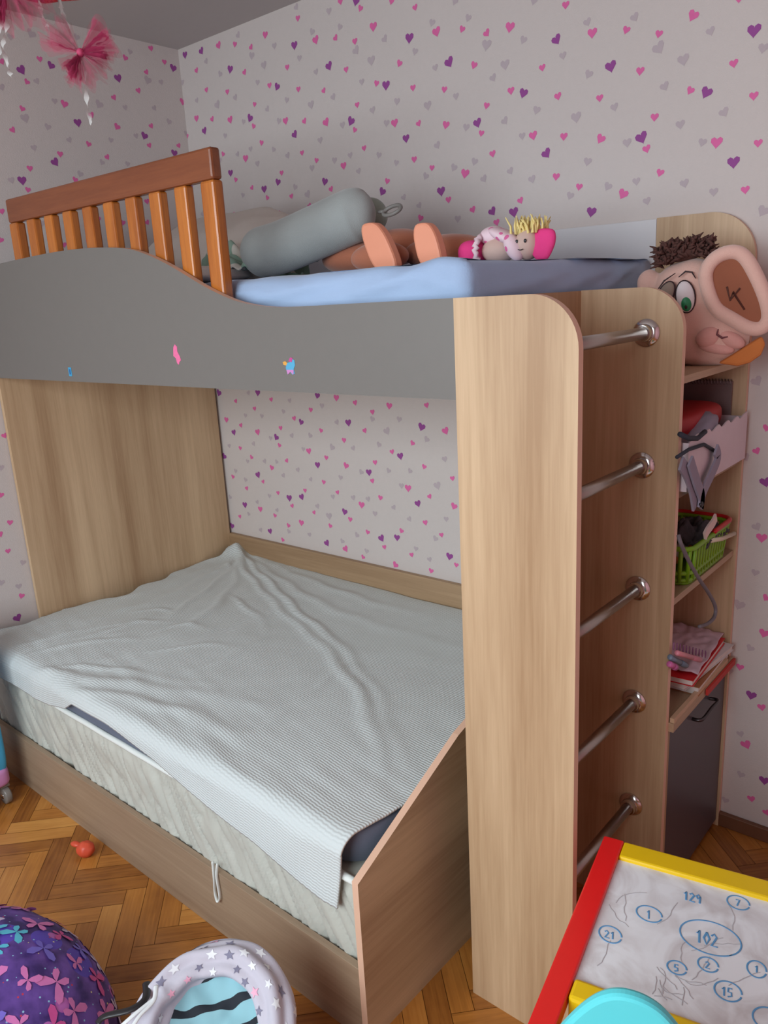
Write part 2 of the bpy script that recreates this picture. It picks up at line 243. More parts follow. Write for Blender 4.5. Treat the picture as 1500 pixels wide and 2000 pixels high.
HB="""P221,2400 P371,2310 P701,2314 P850,2222 P604,2209 P1082,2122 P453,2137 P192,2138 P671,2049 P931,2047 P1151,1962 P1179,2229 P319,1974 P570,1911 P495,1897 P798,1884 P974,1811 P1047,1823 P1276,1797 P980,2374 P1318,2136 M566,2375 M799,2308 M1043,2290 M1277,2223 M632,2098 M821,2062 M1109,2012 M1301,1975 M410,2011 M887,1921 M345,2150 M153,2187 M320,2397 m726,2387 m996,2350 m1204,2302 m916,2389 m1118,2339 m886,2294 m966,2267 m408,2381 m490,2354 m660,2257 m923,2197 m1138,2170 m445,2285 m182,2344 m567,2220 m705,2182 m820,2156 m1045,2134 m1185,2095 m1299,2069 m228,2270 m344,2242 m483,2176 m961,2089 m244,2169 m722,2082 m1201,1995 m468,2108 m945,2019 m502,2049 m980,1960 m287,2043 m700,1987 m766,1954 m1179,1899 m592,1938 m1245,1866 m345,1947 m430,1909 m1069,1851 m824,1857 m508,1866 m632,1857 m909,1820 m1302,1770 G968,2241 G1028,2201 G758,2126 G1237,2038 G547,2287 G490,2328 G281,2211 G712,1854 g722,2420 g865,2374 g907,2320 g786,2334 g429,2405 g1263,2249 g1085,2247 g606,2333 g720,2272 g791,2217 g1198,2189 g1269,2132 g985,2150 g242,2362 g314,2306 g508,2241 g384,2216 g646,2160 g860,2130 g1122,2070 g1023,2063 g546,2150 g166,2246 g417,2131 g600,2103 g893,2042 g1077,2017 g309,2102 g789,2013 g1267,1925 g441,2038 g561,2018 g368,2031 g629,1989 g919,1948 g848,1943 g1040,1931 g1109,1899 g471,1985 g742,1934 g951,1896 g1221,1846 g654,1884 g1132,1796 g377,1890 g264,2025 P1560,2011 P1410,1962 P1658,2118 P1629,1850 M1520,2179 M1758,2111 M1589,1901 M1786,1862 M1364,1835 m1684,2191 m1366,2209 m1446,2181 m1403,2111 m1617,2061 m1521,2024 m1663,1984 m1781,1958 m1442,2001 m1423,1933 m1681,1884 m1459,1874 m1659,1788 m1727,1754 m1548,1740 G1445,2153 G1503,2092 G1716,1925 g1344,2283 g1387,2232 g1561,2139 g1677,2077 g1744,2138 g1464,2067 g1339,2044 g1750,2019 g1600,1962 g1500,1952 g1372,1957 g1555,1905 g1750,1813 g1398,1862 g1325,1856 g1516,1821 g1428,1812 g1585,1791 g1701,1735 g1593,2223 P1809,2025 P2049,1921 P1894,1848 P2119,1760 P2147,2028 P1763,1688 M2010,2090 M2078,1809 M1850,1722 m1848,2097 m1930,2070 m1886,1999 m2107,1970 m2011,1932 m2155,1894 m1926,1889 m1908,1820 m2171,1793 m1945,1760 m2149,1696 G1930,2040 G1991,2002 G2192,1645 g1868,2120 g2051,2048 g2169,1988 g1948,1953 g1821,1930 g1990,1862 g2091,1871 g1857,1842 g2045,1814 g1884,1748 g1808,1745 g2006,1728 g2077,1700 g1913,1698 P1455,1721 P1526,1712 m717,1816 m1195,1729 m1388,1733 m1469,1690 m314,1829 M557,1807 g1334,1713 g1613,1684 g1191,1766 P113,1155 P356,1164 P687,1165 P183,995 P590,1061 P442,992 P834,1073 P1166,1078 P661,902 P919,899 P1068,971 P310,828 P487,752 P559,765 P207,688 P786,735 P1136,811 P352,594 P679,595 P961,659 P1035,673 P106,581 P1263,642 P103,887 M783,1160 M1030,1142 M333,1006 M619,952 M809,913 M399,866 M1263,1071 M1096,861 M874,773 M545,658 M777,588 M1288,821 M304,682 M1021,568 M143,1045 m216,1125 m432,1140 m873,1146 m1190,1151 m328,1100 m647,1110 m952,1117 m553,1073 m233,1027 m472,1031 m693,1035 m911,1049 m456,961 m807,1007 m1124,1020 m1032,983 m214,931 m280,898 m491,903 m710,934 m951,938 m1170,943 m147,803 m338,802 m687,838 m933,869 m1285,915 m230,762 m423,765 m581,793 m756,806 m967,811 m1188,842 m500,721 m622,710 m392,666 m166,631 m468,635 m705,668 m812,709 m1165,747 m896,672 m1057,701 m1232,713 m973,627 m1098,619 m1182,575 m1290,616 m426,568 m865,570 G1013,1054 G744,976 G1222,884 G702,707 g300,1161 g536,1140 g268,1069 g368,1072 g496,1096 g707,1128 g950,1092 g1071,1098 g777,1071 g633,1012 g532,1005 g408,986 g301,956 g850,981 g974,1003 g1185,1037 g144,935 g590,957 g253,879 g359,889 g431,893 g882,896 g1012,914 g1108,922 g1256,977 g550,872 g169,830 g464,841 g228,798 g618,841 g777,865 g1067,866 g114,710 g369,746 g289,710 g730,786 g834,795 g907,799 g1027,783 g408,691 g643,738 g226,650 g937,748 g1095,750 g1254,772 g467,610 g586,615 g841,652 g763,616 g1206,696 g1119,645 g885,597 g1177,616 g294,590 P2244,421 P2293,180 M2264,605 M2240,271 m2263,703 m2211,494 m2272,394 m2264,111 m2305,85 G2198,670 g2232,766 g2233,555 g2185,475 g2224,298 g2233,175 g2197,79 P2240,1006 M2241,861 m2214,1082 m2234,1141 G2203,1254 g2189,1064 g2227,888 m826,1363 g2938,1200 g289,131 g3186,1191 m1569,1583 P2969,1005 m2447,1471 m2515,2011 G2823,1757 m1470,2271 m1444,1554 G1873,1339 g1905,2198 m2938,166 m3172,1657 M1773,1427 m2675,1431 g473,1218 M3168,305 m1364,450 M1416,1063 P223,1526 g1262,1460 g2829,2375 P820,184 P325,1491 m3041,2354 P1987,462 m3137,888 G3071,2180 m3116,1983 g3131,1309 m500,1570 P2384,151 m3059,149 m1931,842 G2714,713 m2121,725 m2681,1117 m764,1419 g786,381 g3068,831 g2600,1589 m1161,401 P990,1419 P2953,462 g2025,1284 g2691,1638 g2856,2099 m3110,378 G2246,2243 M1882,130 m1992,892 m2613,242 M700,1340 P2956,1970 G1604,1424 G922,1323 m2638,2088 g229,216 M3121,2082 m1690,1237 m1269,285 G2068,201 G2453,831 g1521,669 G926,1469 m3103,1397 g463,1702 G2732,1330 g1841,339 m2317,1199 M2497,203 G1843,1629 M643,154 g396,1384 M1095,1408 G864,1529 M3009,1391 m2980,2057 g1379,1419 g2940,1300 m542,1296 G2513,1658 m1939,1456 m2856,813 m1579,988 g1860,654 g2497,433 P3037,1917 g816,1765 M656,311 m1134,168 m1444,1227 m1611,391 M2849,2208 m2172,2291 m1670,238 g652,1598 g2953,1596 m2102,1162 M2522,1737 g2315,1850 M1879,1009 g2803,198 g930,1713 M2489,919 g557,1469 m2351,529 m1304,2382 G2587,2168 g1049,1255 g2764,1223 g2032,561 M2970,2296 m1848,2325 m2981,850 P2759,1495 g1759,1079 g1608,154 m2443,1031 m1503,186 m782,106 g2068,423 P609,1237 m2707,1035 m1320,162 g3081,1233 M377,1683 m253,1618 M1976,2296 G3036,527 G1126,1678 g2371,2039 g2582,1117 m2513,1215 g2642,1276 g2935,1717 m2791,1600 m740,1697 M2597,1488 g2002,1589 g2800,903 M1467,980 g1765,1177 g1594,266 P1701,680 g2348,2129 m1543,556 G2608,760 m1246,474 m3196,616 m2847,1973 g2413,2258 m1739,1343 g1215,1382 P1432,885 P2337,888 m2604,674 g137,205 g2088,2181 g1962,1061 M2054,781 g2215,2402 m1468,746 g2736,2020 g1993,171 m1947,369 g2925,338 g1072,1517 m963,405 M1628,2320 m2697,2143 g1428,2383 M1751,987 P1435,522 m3137,671 m1761,808 m709,1479 g2701,403 m3133,1050 M442,132 g2558,2400 g1924,607 m1662,967 m3186,1791 P2725,1904 g743,274 G2838,1100 m1905,439 m2331,1958 G1296,1287 g2052,318 P361,1588 G2653,2230 g2888,408 M2745,526 g3006,378 m1462,1410 m2611,946 g2536,2094 m1350,1536 m2777,435 m2456,1382 m2683,1754 g418,227 m3036,1647 g2423,623 g218,1239 m2042,1408 m3181,1518 g121,1343 g2332,1555 m1380,322 g1500,1285 g1046,246 m2027,1118 P2391,1886 g100,1744 m1557,797 m2416,1776 G2300,1400 m2536,1835 g1199,1609 m2838,1410 g1825,1522 M2504,2187 g3175,466 G963,299 M3006,632 m1666,792 g2994,1847 G2156,348 M2510,652 m1977,258 M1753,124 g2193,2130 M2393,353 G132,1851 G2358,1479 P2372,1122 M2532,792 G2618,1916 g987,1630 M1701,896 g2645,515 m577,318 P2572,321 m2717,199 G2912,908 m1192,1526 G2847,1843 g2681,2399 g2119,589 m2448,745 P2407,1291 M2879,1030 M2362,715 m2555,565 G1746,300 P1378,615 m2332,1662 m2502,2273 g1521,381 m2034,1505 m3069,721 g2770,1694 M1789,574 g2615,433 G2825,285 g1986,703 G1366,1002 P2826,2286 g1895,261 M2693,914 M1323,545 g2225,1442 g1635,523 g2879,515 m1939,1296 M472,1420 m1605,701 M139,1639 g166,1458 m1526,893 G1411,1634 P3048,1733 M1657,1492 G1070,1607 g2068,2369 P1514,289 m459,299 g2982,711 m225,310 m1852,933 g2444,2112 m2110,913 M2873,725 m784,1580 m1617,1326 P3079,1149 g2333,2282 m2342,1026 m568,215 g2442,2342 g1549,1076 m1420,175 m1037,435 P3189,805 P1249,1672 g851,1682 G2252,2031 m1843,1117 m2125,833 m2313,312 m2850,1306 g3146,167 M1561,1169 m1679,595 M2626,838 m275,1304 m422,1783 m1024,1707 m1552,1502 M3116,2252 g3196,2145 P1027,157 m86,285 g2564,1412 m1265,103 m3016,1091 g290,1712 g1191,328 g1445,423 g2430,1674 g2780,792 G2284,1304 P2902,1536 m3047,1000 g1302,367 g2492,114 G2834,623 m895,360 m2243,1561 g1606,908 g397,1292 g1120,474 m2266,1915 M1741,2389 g1452,104 m3018,1303 m2923,1889 m2625,1362 m1716,433 m3087,1570 M838,1244 m226,1368 P3078,263 g2579,154 g1512,2389 m1972,1187 g2465,1559 g1376,801 m1339,1112 m1131,1261 m2727,627 m2722,309 M962,1244 g1403,1296 g2057,666 g2997,262 m610,1373 g596,1711 m96,1537 m85,2136 P2087,1059 g1623,2404 m1030,1351 m2578,2310 P1167,2404 m1838,782 g3194,2348 g2718,2279 P1828,1266 M2934,2131 g1221,214 G1670,1577 g2513,1315 g2984,1518 G3116,1843 m1217,1231 G888,264 G1964,967 m2751,1413 G1292,1601 m2837,116 m1673,1093 P2072,2267 g2257,2323 G926,167 G411,1499 g2501,1105 G1363,922 m3135,1728 g2335,448 M2622,1024 G199,1762 m2329,2390 g1537,1365 G2006,2201 P2854,1648 G313,325 g1927,523 m967,1552 g2487,1908 G2836,1192 m2528,992 m1433,1148 m1724,2296 g2479,292 m2115,104 g3113,2409 g3188,965 g1966,2382 m1130,252 m1826,2223 m1810,227 P2972,2402 g668,391 g2428,1975 m2918,584 m1352,1194 g2659,2007 m861,104 g2703,813 m2657,104 G2614,1706 m775,1302 g1320,712 M2630,1825 m2685,1200 g2163,240 g2403,234 m2763,2101 g3117,546 g2452,520 P2261,1782 m2671,1527 m1762,1592 m2947,2214 m1774,723 g3186,1896 m2375,1365 M2432,1189 m563,121 G1073,323 g502,368 M2904,241 M1669,322 m1579,1253 G1405,700 g1878,1206 M1943,1377 m1798,451 g91,2322 g323,209 m522,1650 m2757,1802 m2337,1751 m2748,2351 P124,2408 g2275,2166 M3183,1371 m2111,2100 g2934,1109 m265,1438 G2328,799 m2757,1098 M2087,1593 M1456,614 G2929,1798 m2901,2335 G3197,2045 P1676,109 M2166,2206 g1076,2414 m2744,111 m143,103 m1545,459 P714,1251 G2253,1694 g669,1741 g1909,742 g2787,1009 g1849,520 m104,1246 m3196,387 P2406,2417 m851,1444 g2794,692 m3070,1476 g891,1602 g399,349 M219,1846 G96,1422 P1838,2417 m2101,511 G2816,367 m1851,1419 m2408,960 G634,1455 P1920,1590 m2596,1210"""
HL="""P-629,2266 P-523,2296 P-274,2296 P-31,2367 P-455,2131 P-193,2117 P-69,2070 P-560,1997 P-685,1931 M-495,2184 M-303,2135 M-4,2256 m-690,2280 m-560,2309 m-616,2233 m-646,2150 m-690,2082 m-425,2066 m-399,2162 m-301,2230 m-196,2267 m-152,2334 m-234,2367 m-121,2417 m-68,2381 m-159,2154 m-177,2086 m-45,2098 m-537,2024 m-359,2030 m-652,1970 m-670,1903 m-495,1946 m-428,1822 m-330,1812 m-217,1890 m-572,1732 m-770,1832 m-788,1744 m-227,1816 G-576,2380 G-642,2123 G-150,2308 G-363,2200 g-414,2400 g-582,2240 g-529,2188 g-567,2105 g-496,2072 g-627,2035 g-335,2088 g-260,2203 g-136,2217 g-93,2310 g-211,2390 g-77,2178 g-229,2113 g-382,2011 g-473,1966 g-279,2014 g-721,1929 g-4,2146 g-648,2357 g-704,2205 P-955,485 m-961,792 m-934,924 m-921,824 m-945,728 m-927,558 g-918,1015 g-902,674 g-986,626 g-931,595 g-2038,496 P-777,797 g-1080,208 m-1030,1381 G-1043,1807 G-627,1543 g-2056,1759 G-1894,1406 P-2052,1855 G-1887,1127 M-801,626 g-910,1371 m-81,1409 g-1881,2261 g-1743,711 m-1112,810 P-277,1599 G-1744,1953 m-1810,601 m-1905,1835 m-1062,1013 g-1450,994 P-2183,1470 M-88,1005 g-1643,324 g-2088,666 P-1367,1395 g-1412,1629 g-1329,1800 m-1454,2034 g-1139,2065 m-1324,1320 G-1956,263 m-924,1235 g-1319,801 g-2171,2220 g-1461,1773 m-1562,2288 m-1811,1321 g-2017,346 g-1560,1375 g-1557,204 m-1146,680 g-1211,542 P-250,229 m-103,635 m-1061,2385 m-1701,158 g-929,1911 M-1102,451 m-1201,1921 m-520,1590 g-11,1787 m-888,1119 m-1413,452 M-848,2026 M-2190,1374 G-1833,957 g-102,860 M-375,1339 g-1234,2080 P-1937,1589 G-1153,2200 g-1277,1422 g-476,855 G-1362,2112 G-150,288 P-351,201 P-1411,1177 G-2056,903 m-395,1129 m-1174,188 P-786,434 g-640,401 m-2189,900 M-1078,1579 g-423,1019 g-1871,2352 m-1940,169 m-2121,1617 m-1245,1778 m-728,1321 g-1982,981 m-1625,1261 m-27,1149 g-1457,1881 M-524,1289 g-298,533 g-993,251 P-2016,1211 g-1630,1906 m-1960,2101 g-2155,265 g-1403,858 g-2051,135 m-849,1527 m-251,1066 P-1532,728 g-1165,2398 m-1456,1443 m-370,755 g-1222,773 m-2007,765 g-1220,286 g-906,2164 m-156,398 g-1232,906 g-758,1044 m-265,644 g-2099,2062 g-456,682 g-1968,1968 P-1481,528 G-1199,1684 g-543,736 m-521,1814 g-1727,2257 P-1854,1969 m-608,1341 g-2030,234 g-1584,1771 g-1192,1543 g-809,2331 m-1326,956 G-178,955 m-699,918 P-2031,2196 g-1277,1519 g-1876,1037 M-2048,1442 P-1534,429 g-1662,486 g-1077,1661 m-959,1471 m-1551,940 g-628,659 g-373,338 G-249,431 P-1415,1327 P-178,718 m-1294,314 m-67,210 m-1444,742 G-2057,1938 g-1841,198 G-480,529 g-619,1191 g-1198,2307 m-936,2079 m-133,1255 m-1092,906 m-1130,1434 g-1804,1754 P-1471,1120 m-480,1742 M-1730,1018 m-1871,505 g-15,626 P-220,1362 m-1989,2345 M-1728,1216 m-2031,1640 g-1664,625 m-1728,1784 G-1581,1525 G-589,909 m-780,290 m-798,926 M-1462,2173 m-160,1085 g-639,1800 P-1671,862 m-189,105 g-141,1644 P-11,1959 M-493,278 m-875,2378 g-1050,1473 m-593,1424 m-1966,861 P-867,256 g-598,189 g-1832,2119 g-801,1646 M-1974,1732 m-1636,2108 m-1312,680 m-1354,596 g-1757,479 M-995,1310 P-1726,2419 m-271,986 G-514,628 m-981,1668 P-1428,1954 g-1324,1618 M-237,1208 m-1881,856 g-1046,559 g-1817,753 g-1884,1528 g-417,402 g-253,321 g-613,277 g-2078,1291 m-1366,1522 P-1251,459 P-297,1394 g-511,983 M-788,1150 g-14,1873 P-1803,1455 g-149,549 g-1701,1605 g-863,158 m-1790,350 g-377,950 g-1530,123 G-1798,1076 P-1595,559 m-1946,1336 m-343,1222 g-1075,1143 G-97,1509 g-1395,225 g-1217,373 m-709,1500 m-190,798 g-693,290 g-1864,388 m-1336,1965 g-67,483 m-898,1830 G-2187,809 m-616,992 m-1557,2122 m-2105,825 m-1759,1521 m-1749,1372 M-1325,1696 g-526,1153 m-1141,339 P-1550,1229 g-605,555 m-2090,1074 m-756,1240 P-30,1568 g-1641,1355 M-398,111 m-1266,1172 m-75,1707 g-2160,114 m-801,1374 g-211,875 m-1161,1314 m-659,498 P-1878,1251 m-2086,560 g-1115,2307 m-1557,1847 g-26,130 g-711,153 M-1546,1597 m-103,1785 g-2126,957 g-1380,1861 m-1381,144 g-2191,1966 m-500,108 g-1880,668 m-1122,1916 g-1996,596 M-1302,524 m-1221,1070 g-647,1085 g-2162,711 m-836,2204 g-1114,1221 M-1595,1154 M-1294,2306 g-2026,1561 m-2084,2374 M-1027,1938 m-396,848 g-1138,1783 m-401,1464 G-1910,593 m-1960,466 g-1347,1033 g-928,1737 m-1239,1336 g-706,1719 G-1158,103 m-1724,1129 g-486,1488 g-564,1071 g-3,1665 m-984,1114 m-2191,402 m-972,158 g-1680,1522 g-1644,1448 G-1695,2026 g-1071,645 m-856,738 M-1976,1108 G-100,735 g-1292,152 m-445,1260 G-1706,2332 m-2192,484 m-14,1332 g-382,474 g-435,189 m-2066,2297 g-844,498 m-1376,2192 m-550,390 G-1552,834 g-1400,320 G-397,1550 M-1150,1027 m-1556,1935 m-734,2356 m-1573,2419 m-895,1663 m-1032,2049 m-1562,294 g-1554,2035 g-1519,2360 G-2193,1093 g-162,207 g-120,1332 P-762,527 G-1074,297 G-1474,269 g-1630,410 m-701,737 G-1276,2146 m-2174,1783 g-1005,2274 P-2176,578 M-1035,373 m-812,1933 g-1359,1249 g-1822,1176 g-698,1610 P-369,675 m-1549,1030 g-2165,2330 m-422,1664 m-542,472 M-344,1648 m-10,1449 g-1666,1711 g-1732,577 g-1448,641 P-1653,1054 g-1785,2197 G-1038,755 g-1319,2380 m-373,1738 g-1271,1887 M-1084,2140 M-860,357 g-64,339 M-1779,117 g-309,1521 g-1991,2266 g-1795,2028 G-1904,774 m-1612,710 g-2135,1864 g-1461,381 g-683,842 g-193,1745 g-320,101 g-1845,1616 m-1419,2364 P-2171,1190 g-181,626 P-1788,1858 m-1229,2224 g-2121,1705 g-1877,1707 M-763,1997 M-1664,967 g-1104,1993 g-1755,250 m-2082,423 G-210,1493 g-1712,393 g-1151,1118 m-952,361 m-1622,1628 m-2186,189 G-1544,622 g-519,1396 m-824,1294 g-613,796 m-113,1176 G-714,656 m-1471,1227 P-1587,2200 G-676,1388 M-2093,1166 P-1028,852 g-1799,854 M-813,2119 m-156,1433 g-792,2415 g-1888,2057 g-329,415 g-43,1256 P-835,1005 m-3,969 g-1234,645 m-2199,1581 G-2084,747 G-390,559 m-14,887 m-595,100 m-2022,1366 g-992,1586 G-335,1061 g-1551,1678 m-876,2288 m-1425,2254 g-1932,1191 g-1196,1241 M-1495,1302 m-287,738 m-1981,1491 P-299,1132 G-1908,930 g-1229,2000 g-2101,1381 m-158,1567 m-967,2364 M-1158,1618 m-1057,117 G-771,1570 G-2092,1507 g-1458,1538 g-1339,413 G-2121,2152 m-1810,2294 g-2185,1279 G-1460,181 G-20,1070 M-923,2002 G-1619,2350 g-275,1718 P-282,1310 g-1869,298 g-776,203 m-996,2196 g-1940,2185 m-618,1642 m-710,1133 g-1471,908 G-20,791 m-1647,2258 m-2008,676 m-1940,362 g-1,528 g-1001,1212 G-1612,144 m-1799,2383 m-1704,2162 m-1645,1819 g-454,774 m-1736,906 m-1540,1451 P-1777,1657 m-1353,1115 m-1719,1299 M-2199,1680 m-1127,540 g-860,1445 g-220,512 m-1079,1296 M-10,406 g-2196,1000 G-1708,1875 g-2102,202 m-798,100 G-1717,785 M-763,1444 m-2193,2062 g-282,838 P-681,576 M-518,203 g-468,1098 G-1860,122 G-1291,234 m-848,1212 m-894,434 m-2134,343 M-413,269 M-1674,252 g-8,274 M-1075,2235 m-224,1657"""

wallpaper('wall_back', [(XW, 0, 0), (XR, 0, 0), (XR, 0, ZC), (XW, 0, ZC)], HB, lambda a, z: (a, -.0006, z), 1)
wallpaper('wall_left', [(XW, 0, 0), (XW, YF, 0), (XW, YF, ZC), (XW, 0, ZC)], HL, lambda a, z: (XW+.0006, a, z), 2)
b = MB(); b.add([(XR, YF, 0), (XR, 0, 0), (XR, 0, ZC), (XR, YF, ZC)], [(0, 1, 2, 3)]); obj('wall_right', b, mat('pink_bounce_paint', (224, 172, 178), .8, var=.03), kind='structure')  # unseen wall; its pink is made up to bounce pink fill light inside
b = MB()
for lo, hi in (((XW, 0), (WX0, ZC)), ((WX1, 0), (XR, ZC)), ((WX0, 0), (WX1, WZ0)), ((WX0, WZ1), (WX1, ZC))):
    b.box((lo[0], YF-.2, lo[1]), (hi[0], YF, hi[1]))
obj('wall_front', b, mw, kind='structure')
mceil = mat('ceiling_paint', (188, 180, 178), .85, var=.02, bump=.1)
b = MB(); b.add([(XW, YF, ZC), (XR, YF, ZC), (XR, 0, ZC), (XW, 0, ZC)], [(0, 1, 2, 3)]); obj('ceiling', b, mceil, kind='structure')
# window frame (behind the camera)
b = MB(); t = .06
for lo, hi in (((WX0, WZ0), (WX1, WZ0+t)), ((WX0, WZ1-t), (WX1, WZ1)), ((WX0, WZ0), (WX0+t, WZ1)), ((WX1-t, WZ0), (WX1, WZ1)), (((WX0+WX1)/2-.035, WZ0), ((WX0+WX1)/2+.035, WZ1))):
    b.box((lo[0], YF-.01, lo[1]), (hi[0], YF+.02, hi[1]))
obj('window_1', b, M['white'], kind='structure')
# herringbone parquet
mf, nt, bs = new_mat('oak_parquet'); bs.inputs['Roughness'].default_value = .28
va = nt.nodes.new('ShaderNodeAttribute'); va.attribute_name = 'tone'
tc = nt.nodes.new('ShaderNodeTexCoord'); uvm = nt.nodes.new('ShaderNodeUVMap'); uvm.uv_map = 'grain'
mp = nt.nodes.new('ShaderNodeMapping'); mp.inputs['Scale'].default_value = (2.5, 40, 1); nt.links.new(uvm.outputs[0], mp.inputs[0])
nn = nt.nodes.new('ShaderNodeTexNoise'); nn.inputs['Scale'].default_value = 3; nn.inputs['Detail'].default_value = 4; nn.inputs['Distortion'].default_value = .6; nt.links.new(mp.outputs[0], nn.inputs['Vector'])
n3 = nt.nodes.new('ShaderNodeTexNoise'); n3.inputs['Scale'].default_value = 9; n3.inputs['Detail'].default_value = 3; nt.links.new(tc.outputs['Object'], n3.inputs['Vector'])
ad = nt.nodes.new('ShaderNodeMath'); ad.operation = 'MULTIPLY_ADD'; ad.inputs[1].default_value = .34; nt.links.new(nn.outputs['Fac'], ad.inputs[0]); nt.links.new(va.outputs['Fac'], ad.inputs[2])
ad2 = nt.nodes.new('ShaderNodeMath'); ad2.operation = 'MULTIPLY_ADD'; ad2.inputs[1].default_value = .3; nt.links.new(n3.outputs['Fac'], ad2.inputs[0]); nt.links.new(ad.outputs[0], ad2.inputs[2])
cr = nt.nodes.new('ShaderNodeValToRGB'); nt.links.new(ad2.outputs[0], cr.inputs[0])
E_ = cr.color_ramp.elements; E_[0].position = .28; E_[0].color = lin((118, 66, 26))+(1,); E_[1].position = .95; E_[1].color = lin((224, 164, 88))+(1,)
e = E_.new(.6); e.color = lin((184, 120, 54))+(1,)
nt.links.new(cr.outputs[0], bs.inputs['Base Color'])
random.seed(11); V = []; F = []; T = []; UV = []
W_, L_ = .052, .26; ang = math.radians(47); ca, sa = math.cos(ang), math.sin(ang)
V += [(XW-.05, YF-.05, -.004), (XR+.05, YF-.05, -.004), (XR+.05, .05, -.004), (XW-.05, .05, -.004)]; F.append((0, 1, 2, 3)); T.append(-.2); UV.append([(0, 0)]*4)
def plank(x0, y0, x1, y1, hor):
    g = .0006; q = [(x0+g, y0+g), (x1-g, y0+g), (x1-g, y1-g), (x0+g, y1-g)]
    P = [(2.0+x*ca-y*sa, -1.6+x*sa+y*ca) for x, y in q]
    if all(p[0] < XW or p[0] > XR or p[1] > 0 or p[1] < YF for p in P): return
    for ax, lim, sg in ((0, XW, 1), (0, XR, -1), (1, YF, 1), (1, 0, -1)):   # cut the plank at the walls
        out = []
        for i in range(len(P)):
            p, q2 = P[i], P[(i+1) % len(P)]; dp, dq = (p[ax]-lim)*sg, (q2[ax]-lim)*sg
            if dp >= 0: out.append(p)
            if (dp >= 0) != (dq >= 0): t = dp/(dp-dq); out.append((p[0]+(q2[0]-p[0])*t, p[1]+(q2[1]-p[1])*t))
        P = out
        if len(P) < 3: return
    q = [((x-2.0)*ca+(y+1.6)*sa, -(x-2.0)*sa+(y+1.6)*ca) for x, y in P]
    o = len(V); V.extend([(x, y, 0) for x, y in P]); F.append(tuple(range(o, o+len(P)))); T.append(random.choice([.10, .15, .19, .22, .25, .28, .42]) + random.uniform(-.05, .05))
    u, v = random.uniform(0, 50), random.uniform(0, 50)
    UV.append([(u+(a if hor else c), v+(c if hor else a)) for a, c in q])
n = 5
for i in range(-70, 71):
    for j in range(-16, 17):
        ox, oy = i*W_, i*W_
        # classic herringbone: horizontal plank then vertical plank, translated by (W,W) and (2L.. ) steps
        bx, by = ox+j*2*L_*0+j*(L_), oy-j*(L_)
        plank(bx, by, bx+L_, by+W_, True)
        plank(bx+L_-0, by+W_-L_, bx+L_+W_, by+W_, False) if False else plank(bx, by+W_, bx+W_, by+W_+L_, False)
me = bpy.data.meshes.new('floor'); me.from_pydata(V, [], F); fo = bpy.data.objects.new('floor', me); col.objects.link(fo); me.materials.append(mf); fo['kind'] = 'structure'
at = me.attributes.new('tone', 'FLOAT', 'FACE'); at.data.foreach_set('value', T)
ul = me.uv_layers.new(name='grain'); ul.data.foreach_set('uv', [c for f in UV for p in f for c in p])
msk = mat('baseboard_brown', (112, 74, 52), .45, var=.1)
b = MB(); b.box((XW, -.016, 0), (XR, -.0012, .042)); obj('baseboard_back', b, msk, kind='structure', bevel=.003)
b = MB(); b.box((XW+.0012, YF, 0), (XW+.014, -1.17, .042)); obj('baseboard_left', b, msk, kind='structure', bevel=.003)
# ---------------------------------------------------------------- bunk unit with ladder tower, shelves and desk
X0, X1, X2, ZT, Z3, Y2 = .0885, 1.9483, 2.186, 1.4896, 1.653, -.4557
TH = .016
bunk = empty('bunk_bed', (1.15, -.45, 0), 'oak and grey laminate bunk bed with ladder tower and open side shelves against heart wallpaper', 'bunk bed')
b = MB(); b.box((X0+.0005, -.883, .0), (X0+TH, -.014, 1.50), 0); obj('end_panel', b, [M['oak']], bunk, bevel=.0012)
prof = [(.29, 1.657), (.45, 1.662), (.602, 1.665), (.74, 1.664), (.862, 1.658), (.976, 1.646), (1.058, 1.625), (1.12, 1.603), (1.173, 1.581), (1.262, 1.542), (1.347, 1.512), (1.41, 1.4985), (1.479, 1.4905), (1.56, 1.4885), (1.70, 1.489), (X1, ZT)]
top = [(p.x, p.y) for p in spline([(x, z, 0) for x, z in [(X0-.0, 1.64), (.17, 1.650)]+prof], 4)]
b = MB(); b.prism([(X0, 1.313)]+[(X1, 1.313)]+top[::-1], 'xz', -.900, -.884, 0, 1)
obj('front_rail', b, [M['grey'], M['edge']], bunk)
b = MB(); b.box((X0+TH, -.018, 1.313), (1.947, -.002, 1.651)); obj('back_rail', b, M['white'], bunk, bevel=.001)
b = MB(); b.box((X0+TH, -.884, 1.335), (X1, -.018, 1.353)); obj('bed_base', b, M['oak_x'], bunk)
r = .085
def ladder_panel(ya, yb, x0, x1, zt, rr, name='ladder_panel'):
    b = MB(); b.prism([(x0, 0), (x1, 0)]+arc(x1-rr, zt-rr, rr, 0, PI/2, 12)+[(x0, zt)], 'xz', ya, yb, 0, 1)
    return obj(name, b, [M['oak'], M['edge']], bunk)
ladder_panel(-.902, -.886, X1, X2, ZT, .088)
ladder_panel(Y2, Y2+TH, 1.965, X2, ZT, .088)
ladder_panel(-.017, -.0015, 1.9475, X2, Z3, .11, 'shelf_back_panel')
b = MB(); b.box((1.949, -.886, 0), (1.965, -.018, ZT-.001)); obj('tower_side_panel', b, wood('tower_side_oak', (196, 162, 126), (156, 122, 90), 'Z', seed=21), bunk)
for z in (1.31, 1.067, .823):
    b = MB(); b.box((1.965, Y2+TH, z-.016), (X2-.006, -.017, z)); obj('shelf', b, [M['oak_y']], bunk, bevel=.001)
b = MB(); b.box((1.965, Y2+TH, .505), (X2+.012, -.017, .527)); obj('desk_top', b, [M['oak_y']], bunk, bevel=.001)
